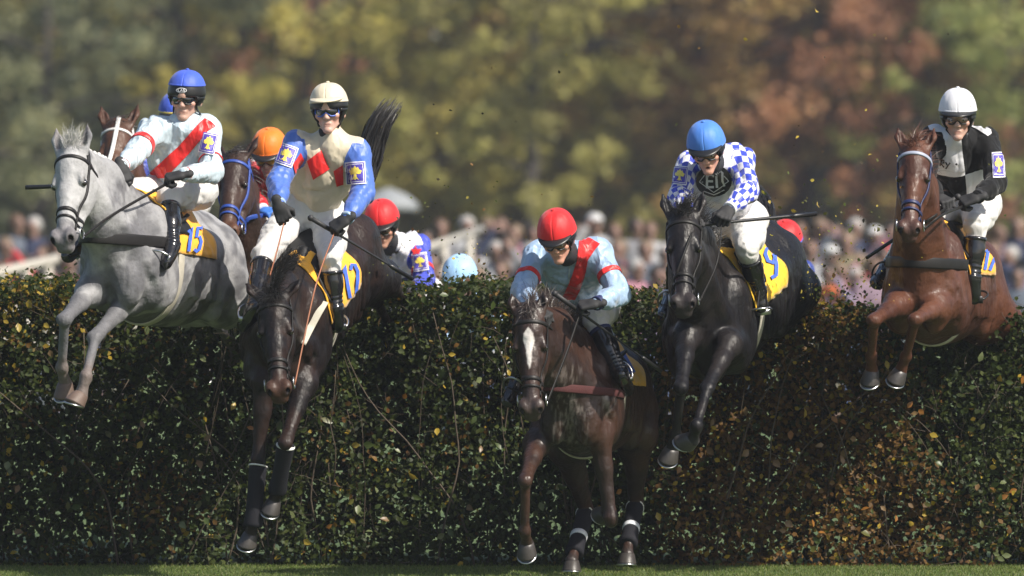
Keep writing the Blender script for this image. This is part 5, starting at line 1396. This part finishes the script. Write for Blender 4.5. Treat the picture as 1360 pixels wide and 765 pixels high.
def haze():
    V, Fq = box(A3(0, 130, 8.5), 150, 150, 10.5); V[:, 2] = np.where(V[:, 2] > 5, 20.5, -1.0)
    o = part('haze', V, Fq, None, smooth_=False); o.data.materials.clear(); m = bpy.data.materials.new('haze'); m.use_nodes = True; nt = m.node_tree; nt.nodes.clear()
    out = nt.nodes.new('ShaderNodeOutputMaterial'); pv = nt.nodes.new('ShaderNodeVolumePrincipled'); pv.inputs['Density'].default_value = HAZE; pv.inputs['Color'].default_value = (.80, .84, .92, 1); pv.inputs['Anisotropy'].default_value = .2
    nt.links.new(pv.outputs[0], out.inputs['Volume']); o.data.materials.append(m); o['kind'] = 'stuff'; tag(o, 'thin pale autumn haze in the air over the racecourse', 'haze')
HAZE = .00045
# ================================================================== the scene
import os as _os
HQ = 1
ground(); hedge(); trees(); crowd(); clippings()

C_grey = coat_mat('dapple_grey_coat', .60, .22, .3); C_dark = coat_mat('dark_bay_coat', .44, 0, .26); C_brown = coat_mat('wet_brown_coat', .38, 0, .4); C_black = coat_mat('black_coat', .40, 0, .26); C_chest = coat_mat('chestnut_coat', .42, 0, .32)
def digits(strokes, w, ox, oy, sx, sy):
    """strokes in a unit box (x right as read, y up), read on the horse's left side; u = along body from the back edge, v = degrees from the spine"""
    return [[(ox - a * sx, (oy - b * sy) * .0052) for a, b in stroke(s_, w)] for s_ in strokes]
def pxd(strokes, w):
    return [('px', stroke(s_, w)) for s_ in strokes]

def glyphs(text, quad, w):
    TL, TR, BR, BL = [np.array(q, float) for q in quad]; n = len(text); out = []
    sh = {'1': [[(.2, .25), (.6, .02), (.6, 1)]], '2': [[(.08, .2), (.35, .02), (.75, .05), (.88, .28), (.6, .58), (.1, .97), (.95, .97)]], '5': [[(.85, .03), (.25, .03), (.2, .42), (.6, .38), (.88, .6), (.75, .9), (.4, 1), (.1, .9)]],
          '7': [[(.08, .04), (.92, .04), (.4, 1)]], '9': [[(.85, .35), (.6, .5), (.25, .42), (.15, .2), (.35, .02), (.7, .03), (.87, .25), (.85, .6), (.65, .93), (.25, .98)]]}
    for i, ch in enumerate(text):
        for st in sh[ch]:
            pts = []
            for x, y in st:
                u = (i + .08 + .84 * x) / n; pts.append(tuple((TL * (1 - u) + TR * u) * (1 - y) + (BL * (1 - u) + BR * u) * y))
            out.append(('px', stroke(pts, w)))
    return out
H = {}; K = {}
# ---- grey horse, far left
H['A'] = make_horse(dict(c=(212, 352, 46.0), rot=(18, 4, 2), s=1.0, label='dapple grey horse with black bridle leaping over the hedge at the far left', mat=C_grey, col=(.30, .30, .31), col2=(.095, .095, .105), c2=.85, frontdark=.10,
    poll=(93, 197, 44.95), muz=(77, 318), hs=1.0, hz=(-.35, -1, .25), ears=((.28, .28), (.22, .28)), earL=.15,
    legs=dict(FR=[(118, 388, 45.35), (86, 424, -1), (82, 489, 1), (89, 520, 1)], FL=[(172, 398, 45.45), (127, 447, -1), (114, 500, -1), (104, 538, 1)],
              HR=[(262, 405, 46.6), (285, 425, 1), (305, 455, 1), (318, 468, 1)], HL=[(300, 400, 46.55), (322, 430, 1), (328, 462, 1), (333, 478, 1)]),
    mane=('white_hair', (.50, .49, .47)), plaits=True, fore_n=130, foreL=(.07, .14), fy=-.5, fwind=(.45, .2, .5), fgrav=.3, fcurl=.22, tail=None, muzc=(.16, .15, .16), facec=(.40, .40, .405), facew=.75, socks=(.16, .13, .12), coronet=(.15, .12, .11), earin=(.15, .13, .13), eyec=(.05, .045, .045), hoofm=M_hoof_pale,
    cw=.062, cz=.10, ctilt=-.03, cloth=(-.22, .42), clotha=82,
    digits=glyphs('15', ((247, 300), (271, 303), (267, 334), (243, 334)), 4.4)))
# ---- dark bay, number 12
H['B'] = make_horse(dict(c=(409, 398, 45.95), rot=(15, -22, 10), s=.97, label='dark bay horse number 12 diving down from the hedge with its head low', mat=C_dark, col=(.008, .006, .0065), col2=(.022, .011, .008), c2=.8,
    poll=(362, 392, 44.85), muz=(369, 522), hs=1.0, hz=(-.1, -1, .35), ears=((.9, .1), (1.1, .1)), earL=.14,
    legs=dict(FR=[(352, 505, 45.35), (343, 610, -1), (336, 690, 1), (331, 720, 1)], FL=[(404, 510, 45.4), (380, 586, -1), (369, 646, 1), (361, 676, 1)],
              HR=[(470, 385, 46.75), (500, 400, 1), (515, 430, 1), (520, 440, 1)], HL=[(505, 370, 46.75), (524, 385, 1), (538, 402, 1), (546, 388, 1)]),
    mane=('black_hair', (.014, .012, .012)), mane_n=500, mane_side=.4, mwind=(0, -.3, .5), fore_n=150, foreL=(.08, .15), fy=.3, fwind=(0, 0, .1), fgrav=.5, muzc=(.055, .026, .017), coronet=(.02, .018, .02),
    tail=[(478, 250, 46.8), (490, 205, 46.85), (504, 165, 46.85), (522, 138, 46.9)], tailw=.075, wraps=dict(FR=(M_boot_dark, False), FL=(M_boot_dark, False)), collar=False, cloth=(-.21, .36), clotha=84, girth=.2, straps=[([(430, 400), (416, 425), (400, 456)], .05, M_cream, 'breast_girth')],
    digits=glyphs('12', ((449, 352), (474, 350), (484, 386), (456, 400)), 4.4)))
# ---- brown horse with a blaze, centre
H['C'] = make_horse(dict(c=(786, 528, 46.1), rot=(9, 2, 3), s=.98, label='sweating brown horse with white blaze landing on the grass in the centre', mat=C_brown, flat=('HR', 'HL'), col=(.020, .011, .009), col2=(.048, .022, .014), c2=.7,
    poll=(702, 412, 45.0), muz=(704, 549), hs=.98, hz=(-.12, -1, .1), ears=((.42, .15), (.25, .1)), earL=.11,
    legs=dict(FR=[(713, 590, 45.5), (698, 637, -1), (697, 706, 1), (701, 730, 1)], FL=[(796, 578, 45.5), (811, 688, -1), (806, 668, 1), (806, 690, 1)],
              HR=[(752, 590, 46.4), (778, 676, 1), (764, 728, -1), (757, 754, -1)], HL=[(846, 575, 46.6), (844, 668, 1), (835, 716, -1), (832, 746, -1)]),
    mane=('dark_brown_hair', (.03, .018, .014)), mane_n=300, mane_side=-.2, mwind=(.2, 0, .3), fore_n=60, foreL=(.05, .09), fy=.5, fgrav=.4, muzc=(.045, .03, .026), coronet=(.03, .022, .02),
    blaze=([.10, .14, .18, .24, .31, .36], [-.01, .024, .030, .013, .009, -.01]), blx=[.0, .0], foam=[(757, 560, 34, 70, 1.0), (806, 540, 18, 26, .9), (748, 500, 40, 26, .5)], tail=None,
    wraps=dict(HR=(M_boot_dark, True), HL=(M_boot_dark, True)), collarm=M_maroon, cw=.045, cz=.02, ctilt=.02, cloth=(-.36, .36), clotha=76, digits=pxd([[(824, 468), (832, 482), (840, 496)]], 8)))
# ---- black horse, number 9
H['D'] = make_horse(dict(c=(972, 402, 46.50), rot=(17, -13, 6), s=1.0, label='black horse number 9 jumping the hedge under the checked rider', mat=C_black, col=(.007, .0065, .008), col2=(.015, .012, .012), c2=.8,
    poll=(907, 283, 45.30), muz=(906, 406), hs=.98, hz=(-.1, -1, .15), ears=((.42, .1), (.36, .1)), earL=.16,
    legs=dict(FR=[(912, 448, 45.70), (905, 513, -1), (897, 578, 1), (890, 606, 1)], FL=[(968, 458, 45.75), (940, 514, -1), (925, 566, -1), (917, 592, 1)],
              HR=[(1030, 405, 47.15), (1045, 425, 1), (1052, 450, 1), (1055, 460, 1)], HL=[(1062, 385, 47.15), (1078, 415, 1), (1072, 436, 1), (1070, 445, 1)]),
    mane=('black_hair', None), mane_n=260, mane_side=.2, mwind=(0, -.1, .2), fore_n=120, foreL=(.06, .13), fy=-.1, fwind=(.1, 0, .2), fgrav=.5, coronet=(.02, .02, .022), muzc=(.030, .024, .024),
    tail=[(1018, 285, 47.45), (1006, 262, 47.65), (996, 246, 47.85)], tailw=.06, tail_n=300, collar=False, clothm=M_yellow, cloth=(-.26, .34), clotha=80, girth=.2,
    digits=glyphs('9', ((1010, 329), (1030, 331), (1038, 366), (1018, 372)), 5)))
M_browband = mat('pale_blue_browband', (.30, .33, .42), .5); M_navytack = mat('navy_webbing', (.012, .018, .075), .5, var=.2)
# ---- chestnut, right
H['E'] = make_horse(dict(c=(1250, 380, 46.75), rot=(13, 1, 2), s=.97, label='chestnut horse with tucked front legs jumping through the hedge at the far right', mat=C_chest, col=(.056, .021, .013), col2=(.105, .040, .021), c2=.7,
    poll=(1215, 193, 45.75), muz=(1206, 307), hs=.95, hz=(-.12, -1, .2), ears=((.42, .1), (.36, .1)), earL=.15,
    legs=dict(FR=[(1190, 406, 46.0), (1161, 425, -1), (1157, 474, 1), (1158, 503, 1)], FL=[(1244, 408, 46.05), (1216, 424, -1), (1203, 474, 1), (1192, 503, 1)],
              HR=[(1300, 430, 47.4), (1320, 450, 1), (1330, 470, 1), (1335, 480, 1)], HL=[(1330, 425, 47.4), (1345, 445, 1), (1350, 470, 1), (1355, 480, 1)]),
    mane=('chestnut_hair', (.10, .035, .018)), mane_n=260, mane_side=.2, mwind=(0, 0, .2), fore_n=70, foreL=(.04, .08), fy=-.2, fwind=(-.2, 0, .1), fgrav=.5, tail=None, muzc=(.07, .035, .028), points=None or (.075, .028, .015),
    brow=M_browband, tack=M_navytack, cw=.06, collarm=M_tack, cz=.12, ctilt=.0, cloth=(-.37, .34), clotha=78, digits=glyphs('17', ((1307, 327), (1327, 330), (1318, 360), (1303, 358)), 4)))
# ---- two horses further back
H['Fh'] = make_horse(dict(c=(205, 330, 50.4), rot=(14, 6, 0), s=1.0, label='brown horse with white bridle just behind the grey horse', mat=C_dark, col=(.07, .032, .020), col2=(.10, .05, .03), c2=.6,
    poll=(155, 163, 49.4), muz=(140, 268), hs=1.0, hz=(-.2, -1, .3), ears=((.40, .1), (.36, .1)), earL=.16,
    legs=dict(FR=[None, (150, 400, -1), (150, 440, 1), (152, 460, 1)], FL=[None, (190, 400, -1), (188, 440, 1), (190, 460, 1)], HR=[None, (230, 420, 1), (240, 470, 1), (245, 500, 1)], HL=[None, (260, 420, 1), (270, 470, 1), (275, 500, 1)]),
    mane=('dark_brown_hair', None), mane_n=120, fore_n=50, foreL=(.05, .1), tail=None, tack=M_white_tack, bw=.016, collar=False, saddle=True, straps=[([(158, 156), (154, 176), (149, 200), (144, 216), (136, 240)], .024, M_white_tack, 'centre_strap')], girth=.2))
H['Gh'] = make_horse(dict(c=(365, 372, 49.6), rot=(16, 0, 0), s=1.0, label='dark bay horse with royal blue bridle between the grey horse and number 12', mat=C_dark, col=(.030, .017, .014), col2=(.05, .026, .018), c2=.6,
    poll=(308, 206, 48.5), muz=(296, 309), hs=.98, hz=(-.3, -1, .3), ears=((.40, .1), (.75, .2)), earL=.16,
    legs=dict(FR=[None, (300, 440, -1), (300, 480, 1), (302, 500, 1)], FL=[None, (350, 440, -1), (350, 480, 1), (352, 500, 1)], HR=[None, (390, 450, 1), (400, 480, 1), (405, 500, 1)], HL=[None, (410, 450, 1), (420, 480, 1), (425, 500, 1)]),
    mane=('black_hair', None), mane_n=200, mane_side=.6, fore_n=50, foreL=(.05, .1), tail=None, tack=M_blue_tack, bw=.019, collar=False, muzc=(.10, .045, .025), girth=.2))

# ------------------------------------------------------------------ riders
def sad(k): B = H[k]['B']; return lambda q: B.p(q * .20, .14, .27)
cap = lambda n, c, r=.55: silk('cap_' + n, None, c, r, .25)
CB = cap('blue', (.045, .10, .55)); CC = cap('cream', (.62, .55, .41)); CR = cap('red', (.62, .012, .015)); CLB = cap('bright_blue', (.06, .20, .62)); CW = cap('white', (.66, .66, .70)); CO = cap('orange', (.85, .18, .01)); CPB = cap('pale_blue', (.33, .55, .80))
S_pale = silk('pale_blue_white_silk', None, (.50, .60, .67), .26, 1.2); S_sky = silk('sky_blue_silk', None, (.32, .45, .64), .42)
def ex_B(g):
    a = g.sep(g.attr('arm')); return g.mix(g.m('GREATER_THAN', a[2], .0), (.56, .49, .37), (.065, .14, .47))
def ex_D(g):
    a = g.sep(g.attr('arm')); u = g.m('MULTIPLY', a[0], 20.0); v = g.m('MULTIPLY', a[1], 1.9)
    n_ = g.m('MULTIPLY', g.noise(10, 2, g.geo()), 1.2)
    ch = g.m('LESS_THAN', g.m('MULTIPLY', g.m('SINE', g.m('MULTIPLY', g.m('ADD', u, n_), 3.1416)), g.m('SINE', g.m('MULTIPLY', v, 3.1416))), 0)
    return g.mix(g.m('MULTIPLY', ch, g.m('GREATER_THAN', a[2], -.25)), (.62, .62, .68), (.035, .06, .48))
def ex_E(g):
    a = g.sep(g.attr('arm')); t = g.sep(g.attr('tor'))
    sx = g.m('GREATER_THAN', t[0], EX[0]); sz = g.m('GREATER_THAN', t[2], EX[1]); q = g.m('ABSOLUTE', g.m('SUBTRACT', sx, sz))
    q = g.m('MULTIPLY', q, g.m('LESS_THAN', a[2], .0)); return g.mix(q, (.006, .006, .007), (.70, .70, .73))
EX = (0.0, -.03)
def ex_H(g):
    a = g.sep(g.attr('arm')); t = g.sep(g.attr('tor'))
    c = g.mix(g.m('GREATER_THAN', a[2], .25), (.74, .74, .77), (.05, .07, .45)); bd = g.m('MULTIPLY', g.m('LESS_THAN', g.m('ABSOLUTE', g.m('ADD', t[2], .06)), .035), g.m('LESS_THAN', a[2], 0))
    return g.mix(bd, c, (.015, .02, .14))
def ex_G(g):
    a = g.sep(g.attr('arm')); t = g.sep(g.attr('tor')); return g.mix(g.m('GREATER_THAN', a[2], .1), (.70, .62, .62), (.45, .01, .015))

K['A'] = make_jockey(dict(label='jockey in pale blue silks with red sash and blue cap on the grey horse', head=(247, 132, 45.85), hrot=(10, -4, 3), pelvis=(240, 250, 46.05), shR=(203, 172, 45.85), shL=(276, 172, 45.88),
    clear=H['A']['bvh'], armR=[(178, 206, -1), (161, 221, -1), (166, 240, -1)], armL=[(281, 228, -1), (243, 232, -1), (220, 236, -1)], legR=[None, (160, 262, -1), (112, 318, 1), (92, 338, -1)], legL=[None, (224, 262, -1), (228, 325, 1), (221, 346, -1)],
    jacket=S_pale, cap=CB, rim=CB, goggles=(M_lens, M_blackshell), cover_el=22, peak=False, logo=(241, 120), backR=(.1, -.4, .9), backL=(.1, -.4, .9), puff=.022, saddle_at=sad('A'),
    prints=[('sash', [(264, 164), (272, 157), (281, 162), (286, 168), (277, 173), (268, 185), (250, 205), (226, 230), (222, 236), (196, 237), (200, 228), (216, 214), (238, 193), (254, 175)], M_red, .005), ('logo', [(244, 200), (245, 199), (245, 200)], M_red, .004)],
    badges=[(277, 190, 21, 29, 12)], armbands=[('R', .17, .040, M_red), ('L', .21, .010, M_red)], cuffs=[(0, .014, M_badgewhite), (.013, .010, M_red), (.025, .012, M_badgewhite)]))
K['B'] = make_jockey(dict(label='jockey in cream silks with red diamonds, blue sleeves and cream cap on horse number 12', head=(437, 149, 45.7), hrot=(8, -2, -3), pelvis=(415, 284, 46.0), shR=(392, 192, 45.75), shL=(478, 203, 45.75),
    clear=H['B']['bvh'], clr='LR', th=.45, armR=[(370, 243, -1), (370, 272, -1), (378, 292, -1)], armL=[(482, 258, -1), (460, 291, -1), (440, 304, -1)], legR=[None, (350, 340, -1), (338, 408, 1), (325, 430, -1)], legL=[None, (438, 342, -1), (445, 408, 1), (447, 428, -1)],
    jacket=silk('cream_blue_silk', ex_B, rough=.45, wr=.55), cap=CC, rim=CC, goggles=(M_lens, mat('blue_goggle_frame', (.03, .09, .45), .3)), cover_el=10, deep=-50, peakm=CC, peakz=.03, backR=(-.2, -.8, .4), backL=(.1, -.6, .7), puff=.02, saddle_at=sad('B'), skin=(.58, .36, .29), tw=1.0,
    prints=[('diamond', [(427, 199), (438, 224), (416, 239), (408, 214)], M_red, .005), ('diamond', [(399, 203), (404, 213), (392, 231), (389, 218)], M_red, .005), ('diamond', [(455, 219), (443, 227), (447, 248), (456, 245)], M_red, .005)],
    badges=[(380, 206, 25, 28, 20), (472, 230, 27, 30, -3)], cuffs=[(0, .018, S_sky)]))
K['C'] = make_jockey(dict(label='jockey in sky blue silks with red sash and red cap crouching over the centre horse', head=(741, 318, 45.2), hrot=(10, -24, -6), pelvis=(775, 408, 46.05), shR=(712, 338, 45.5), shL=(796, 336, 45.55),
    clear=H['C']['bvh'], armR=[(695, 388, -1), (712, 412, -1), (728, 420, -1)], armL=[(823, 392, -1), (792, 403, -1), (768, 406, -1)], legR=[None, (700, 440, -1), (690, 500, 1), (675, 530, -1)], legL=[None, (790, 424, -1), (822, 492, 1), (832, 515, -1)],
    jacket=S_sky, cap=CR, rim=CR, goggles=(M_clear, M_blackshell), cover_el=2, hr=(.102, .128, .124), backR=(0, -.3, .9), backL=(.1, -.5, .8), saddle_at=sad('C'), skin=(.56, .28, .20), cuff=M_navy,
    prints=[('sash', [(770, 314), (783, 316), (797, 324), (790, 332), (781, 345), (778, 362), (770, 385), (764, 398), (745, 398), (750, 388), (760, 366), (766, 345)], M_red, .005), ('placket', [(755, 340), (757, 340), (757, 376), (755, 376)], S_pale, .004)],
    armbands=[('R', .17, .032, M_red), ('L', .15, .032, M_red)], cuffs=[(-.01, .010, M_navy), (.02, .05, M_navy)]))
K['D'] = make_jockey(dict(label='jockey in white silks with blue checks and bright blue cap on the black horse', head=(939, 200, 45.55), hrot=(6, -22, -6), pelvis=(972, 296, 46.35), shR=(914, 218, 45.85), shL=(984, 210, 45.90),
    clear=H['D']['bvh'], armR=[(902, 262, -1), (912, 288, -1), (922, 292, -1)], armL=[(993, 254, -1), (968, 278, -1), (960, 290, -1)], legR=[None, (905, 320, -1), (893, 392, 1), (883, 415, -1)], legL=[None, (992, 330, -1), (1007, 385, 1), (1009, 402, -1)],
    jacket=silk('white_blue_check_silk', ex_D, rough=.45, wr=.7), cap=CLB, rim=CLB, goggles=(M_clear, M_blackshell), cover_el=2, backR=(0, -.4, .9), backL=(.2, -.6, .7), saddle_at=sad('D'), mouth=True, skin=(.56, .30, .22),
    prints=[('emblem_disc', [(935 + 24 * math.cos(a) + 13, 240 + 21 * math.sin(a)) for a in np.linspace(0, 2 * math.pi, 20, endpoint=False)], M_black_print, .005)] +
           [('lettering', stroke(s_, 3.0), M_white_print, .008) for s_ in ([(939, 232), (939, 249)], [(938, 233), (948, 233)], [(938, 240), (947, 240)], [(938, 248), (948, 248)], [(951, 230), (952, 249)], [(951, 231), (957, 226), (959, 229), (959, 240), (962, 247)])] +
           [('emblem_line', stroke(s_, 1.2), M_white_print, .008) for s_ in ([(934, 241), (929, 241), (936, 232)], [(929, 241), (948, 255), (968, 240)], [(968, 240), (961, 233)], [(935, 253), (948, 258), (962, 252)])],
    badges=[(903, 233, 20, 25, 6)], cuffs=[(0, .02, M_badgewhite)]))
K['E'] = make_jockey(dict(label='jockey in black and white quartered silks and white cap on the chestnut horse', scarf_m=None, head=(1272, 158, 46.45), hrot=(4, -6, 0), pelvis=(1282, 272, 46.85), shR=(1237, 186, 46.55), shL=(1311, 186, 46.6),
    clear=H['E']['bvh'], armR=[(1228, 238, -1), (1246, 262, -1), (1258, 268, -1)], armL=[(1324, 242, -1), (1298, 262, -1), (1278, 268, -1)], legR=[None, (1220, 295, -1), (1178, 358, 1), (1166, 374, -1)], legL=[None, (1296, 298, -1), (1292, 368, 1), (1294, 390, -1)],
    jacket=silk('quartered_silk', ex_E, (.8, .8, .8), .75, .6, .15), cap=CW, rim=CW, goggles=(M_clear, M_blackshell), cover_el=6, deep=-48, hr=(.102, .128, .130), backR=(0, -.4, .9), backL=(.1, -.6, .8), saddle_at=sad('E'), stirm=M_blackshell,
    prints=[('shoulder_patch', [(1291, 162), (1300, 163), (1316, 172), (1317, 177), (1312, 181), (1300, 173), (1290, 168)], M_white_silk, .004)] +
           [('lettering', stroke(s_, 1.8), M_black_print, .006) for s_ in ([(1241, 180), (1243, 187), (1240, 189)], [(1243, 201), (1244, 209), (1248, 209), (1247, 201)], [(1251, 212), (1249, 220)], [(1250, 212), (1254, 213), (1254, 216), (1250, 217), (1254, 222)], [(1256, 215), (1258, 219)], [(1262, 216), (1256, 224)])] +
           [('button', [(1270 + 1.6 * math.cos(a), y + 1.6 * math.sin(a)) for a in np.linspace(0, 2 * math.pi, 8, endpoint=False)], M_black_print, .007) for y in (218, 240)],
    badges=[(1326, 219, 16, 34, -3)], cuffs=[(0, .02, M_black_silk)]))
K['F'] = make_jockey(dict(label='jockey in a royal blue cap hidden behind the rider of the grey horse', head=(234, 158, 50.2), hrot=(5, -8, 0), pelvis=(235, 268, 50.5), shR=(204, 196, 50.2), shL=(262, 190, 50.2),
    armR=[(180, 235, -1), (185, 258, -1), (186, 270, -1)], armL=[(262, 240, -1), (240, 258, -1), (225, 262, -1)], legR=[None, (180, 275, -1), (175, 330, 1), (168, 345, -1)], legL=[None, (250, 275, -1), (252, 330, 1), (250, 345, -1)],
    jacket=mat('plain_blue_silk', (.05, .08, .4), .5), cap=CB, rim=M_gold, goggles=(M_lens, M_blackshell)))
K['G'] = make_jockey(dict(label='jockey with orange cap and red and white silks behind the cream-capped rider', head=(358, 207, 49.0), hrot=(12, -22, 0), pelvis=(385, 300, 49.5), shR=(338, 226, 49.3), shL=(408, 226, 49.3),
    armR=[(332, 262, -1), (350, 280, -1), (362, 282, -1)], armL=[(414, 266, -1), (385, 280, -1), (370, 278, -1)], legR=[None, (330, 310, -1), (325, 370, 1), (320, 385, -1)], legL=[None, (410, 310, -1), (412, 370, 1), (410, 385, -1)],
    jacket=silk('red_white_silk', ex_G, rough=.45), cap=CO, rim=CO, cover_el=4, glove=mat('blue_glove', (.04, .16, .55), .7), goggles=(mat('amber_lens', (.35, .20, .02), .1), M_blackshell),
    prints=[('scarf', [(348, 224), (356, 236), (362, 262), (352, 262), (344, 240)], M_red, .005), ('spot', [(341 + 4 * math.cos(a), 259 + 6 * math.sin(a)) for a in np.linspace(0, 2 * math.pi, 10, endpoint=False)], M_white_print, .006)]))
K['Hh'] = make_jockey(dict(label='jockey in white and blue silks with red cap crouching low beyond the hedge', head=(508, 301, 49.7), hrot=(8, -20, -4), pelvis=(545, 395, 50.4), shR=(488, 330, 50.0), shL=(555, 325, 50.1),
    armR=[(482, 375, -1), (500, 395, -1), (512, 397, -1)], armL=[(564, 375, -1), (545, 392, -1), (530, 395, -1)], legR=[None, (500, 420, -1), (500, 480, 1), (495, 500, -1)], legL=[None, (570, 420, -1), (572, 480, 1), (570, 500, -1)],
    jacket=silk('white_navy_silk', ex_H, rough=.42), cap=CR, rim=M_maroon, goggles=(M_clear, M_blackshell), cover_el=4, skin=(.42, .22, .15), badges=[(558, 348, 20, 24, -8)], prints=[('star', [(551, 325), (554, 331), (560, 331), (557, 336), (561, 342), (552, 340), (546, 343), (549, 336), (545, 330), (551, 331)], M_red, .005)], armbands=[('L', .20, .03, M_red)]))
K['I'] = make_jockey(dict(label='jockey in a pale blue cap almost hidden behind the hedge', head=(611, 374, 50.6), hrot=(10, -28, 0), pelvis=(640, 470, 51.2), shR=(585, 402, 50.9), shL=(652, 402, 50.9),
    armR=[(580, 445, -1), (600, 465, -1), (612, 467, -1)], armL=[(660, 445, -1), (640, 465, -1), (628, 467, -1)], legR=[None, (600, 495, -1), (600, 560, 1), (595, 575, -1)], legL=[None, (670, 495, -1), (672, 560, 1), (670, 575, -1)],
    jacket=S_sky, cap=CPB, rim=CPB, cover_el=4, goggles=(M_lens, M_blackshell)))
K['J'] = make_jockey(dict(label='jockey in a red cap half hidden behind the rump of the black horse', head=(1043, 328, 50.6), hrot=(10, -24, 0), pelvis=(1035, 425, 51.2), shR=(1004, 358, 50.9), shL=(1066, 362, 50.9),
    armR=[(1000, 400, -1), (1012, 420, -1), (1022, 422, -1)], armL=[(1068, 400, -1), (1050, 420, -1), (1040, 422, -1)], legR=[None, (1005, 450, -1), (1005, 515, 1), (1000, 530, -1)], legL=[None, (1065, 450, -1), (1067, 515, 1), (1065, 530, -1)],
    jacket=silk('navy_silk', None, (.03, .05, .25)), cap=CR, rim=CB, cover_el=4, goggles=(M_clear, M_blackshell)))

# ------------------------------------------------------------------ reins and whips
def drape(pts, bv, gap=.012):
    q = resample(pts, 26); o_ = np.array((0, 0, CAMH)); out = []
    for i, p in enumerate(q):
        hit = bv.ray_cast(Vector(o_), Vector(nrm(p - o_)), 60)
        if hit[0] is not None and 0 < i < len(q) - 1 and hit[0].y - gap < p[1] < hit[0].y + .25: p = o_ + (p - o_) * ((hit[0].y - gap) / p[1])
        out.append(p)
    return smooth_poly(out, 3)
def reins(hk, kk, mt, w=.016, mid=None, hands=('R', 'L')):
    h_, j_ = H[hk], K[kk]
    for s, q in (('R', -1), ('L', 1)):
        if s not in hands: continue
        a = h_['bits'][q]; b = j_['hands'][s]; m_ = (a + b) / 2 + A3(0, 0, -.05) + h_['H'].x * q * .03
        if mid and s in mid: m_ = P(*mid[s])
        rein(drape([a, m_, b], h_['bvh']), 'rein', mt, h_['root'], w)
reins('A', 'A', M_tack, .016, dict(L=(150, 285, 45.1)), ('L',))
M_tanrein = mat('tan_leather_rein', (.33, .13, .07), .5, var=.2)
def two_rein(k, pts, mt, w): rein(drape([P(*p) if not isinstance(p, np.ndarray) else p for p in pts], H[k]['bvh']), 'rein', mt, H[k]['root'], w)
two_rein('B', [K['B']['hands']['R'], (369, 330, 45.2), (359, 366, 45.0)], M_tanrein, .013)
two_rein('B', [K['B']['hands']['L'], (424, 365, 45.0), (412, 412, 44.9), H['B']['bits'][1]], M_tanrein, .013)
reins('C', 'C', M_tack, .018, dict(L=(752, 470, 45.1)), ('L',)); reins('D', 'D', M_tack, .016, dict(L=(952, 350, 45.35))); reins('E', 'E', M_tack, .016, dict(L=(1252, 285, 45.7)))
reins('Gh', 'G', M_blue_tack, .026, dict(L=(330, 290, 48.8)), ('L',)); reins('Fh', 'F', M_white_tack, .02, None, ('L',))
hA, hB, hC, hD, hE = [K[k]['hands'] for k in 'ABCDE']
whip(hA['R'] + A3(.03, 0, 0), P(34, 249, 45.5), 'black riding whip sticking out left of the grey horse head', flap=False, r=(.009, .012))
whip(hB['L'] + A3(-.13, -.03, .07), P(517, 352, 45.6), 'black riding whip held across the thighs of the cream-capped rider')
whip(hC['L'] + A3(-.14, -.02, .09), P(852, 474, 45.6), 'black riding whip pointing down behind the centre horse shoulder')
whip(hD['L'] + A3(-.10, 0, -.01), P(1052, 287, 45.75), 'black riding whip held out level by the checked rider', r=(.008, .010))
whip(hE['L'] + A3(-.03, 0, .05), P(1150, 343, 46.35), 'black riding whip slanting down left of the chestnut horse chest', flap=False, r=(.010, .010))
haze()
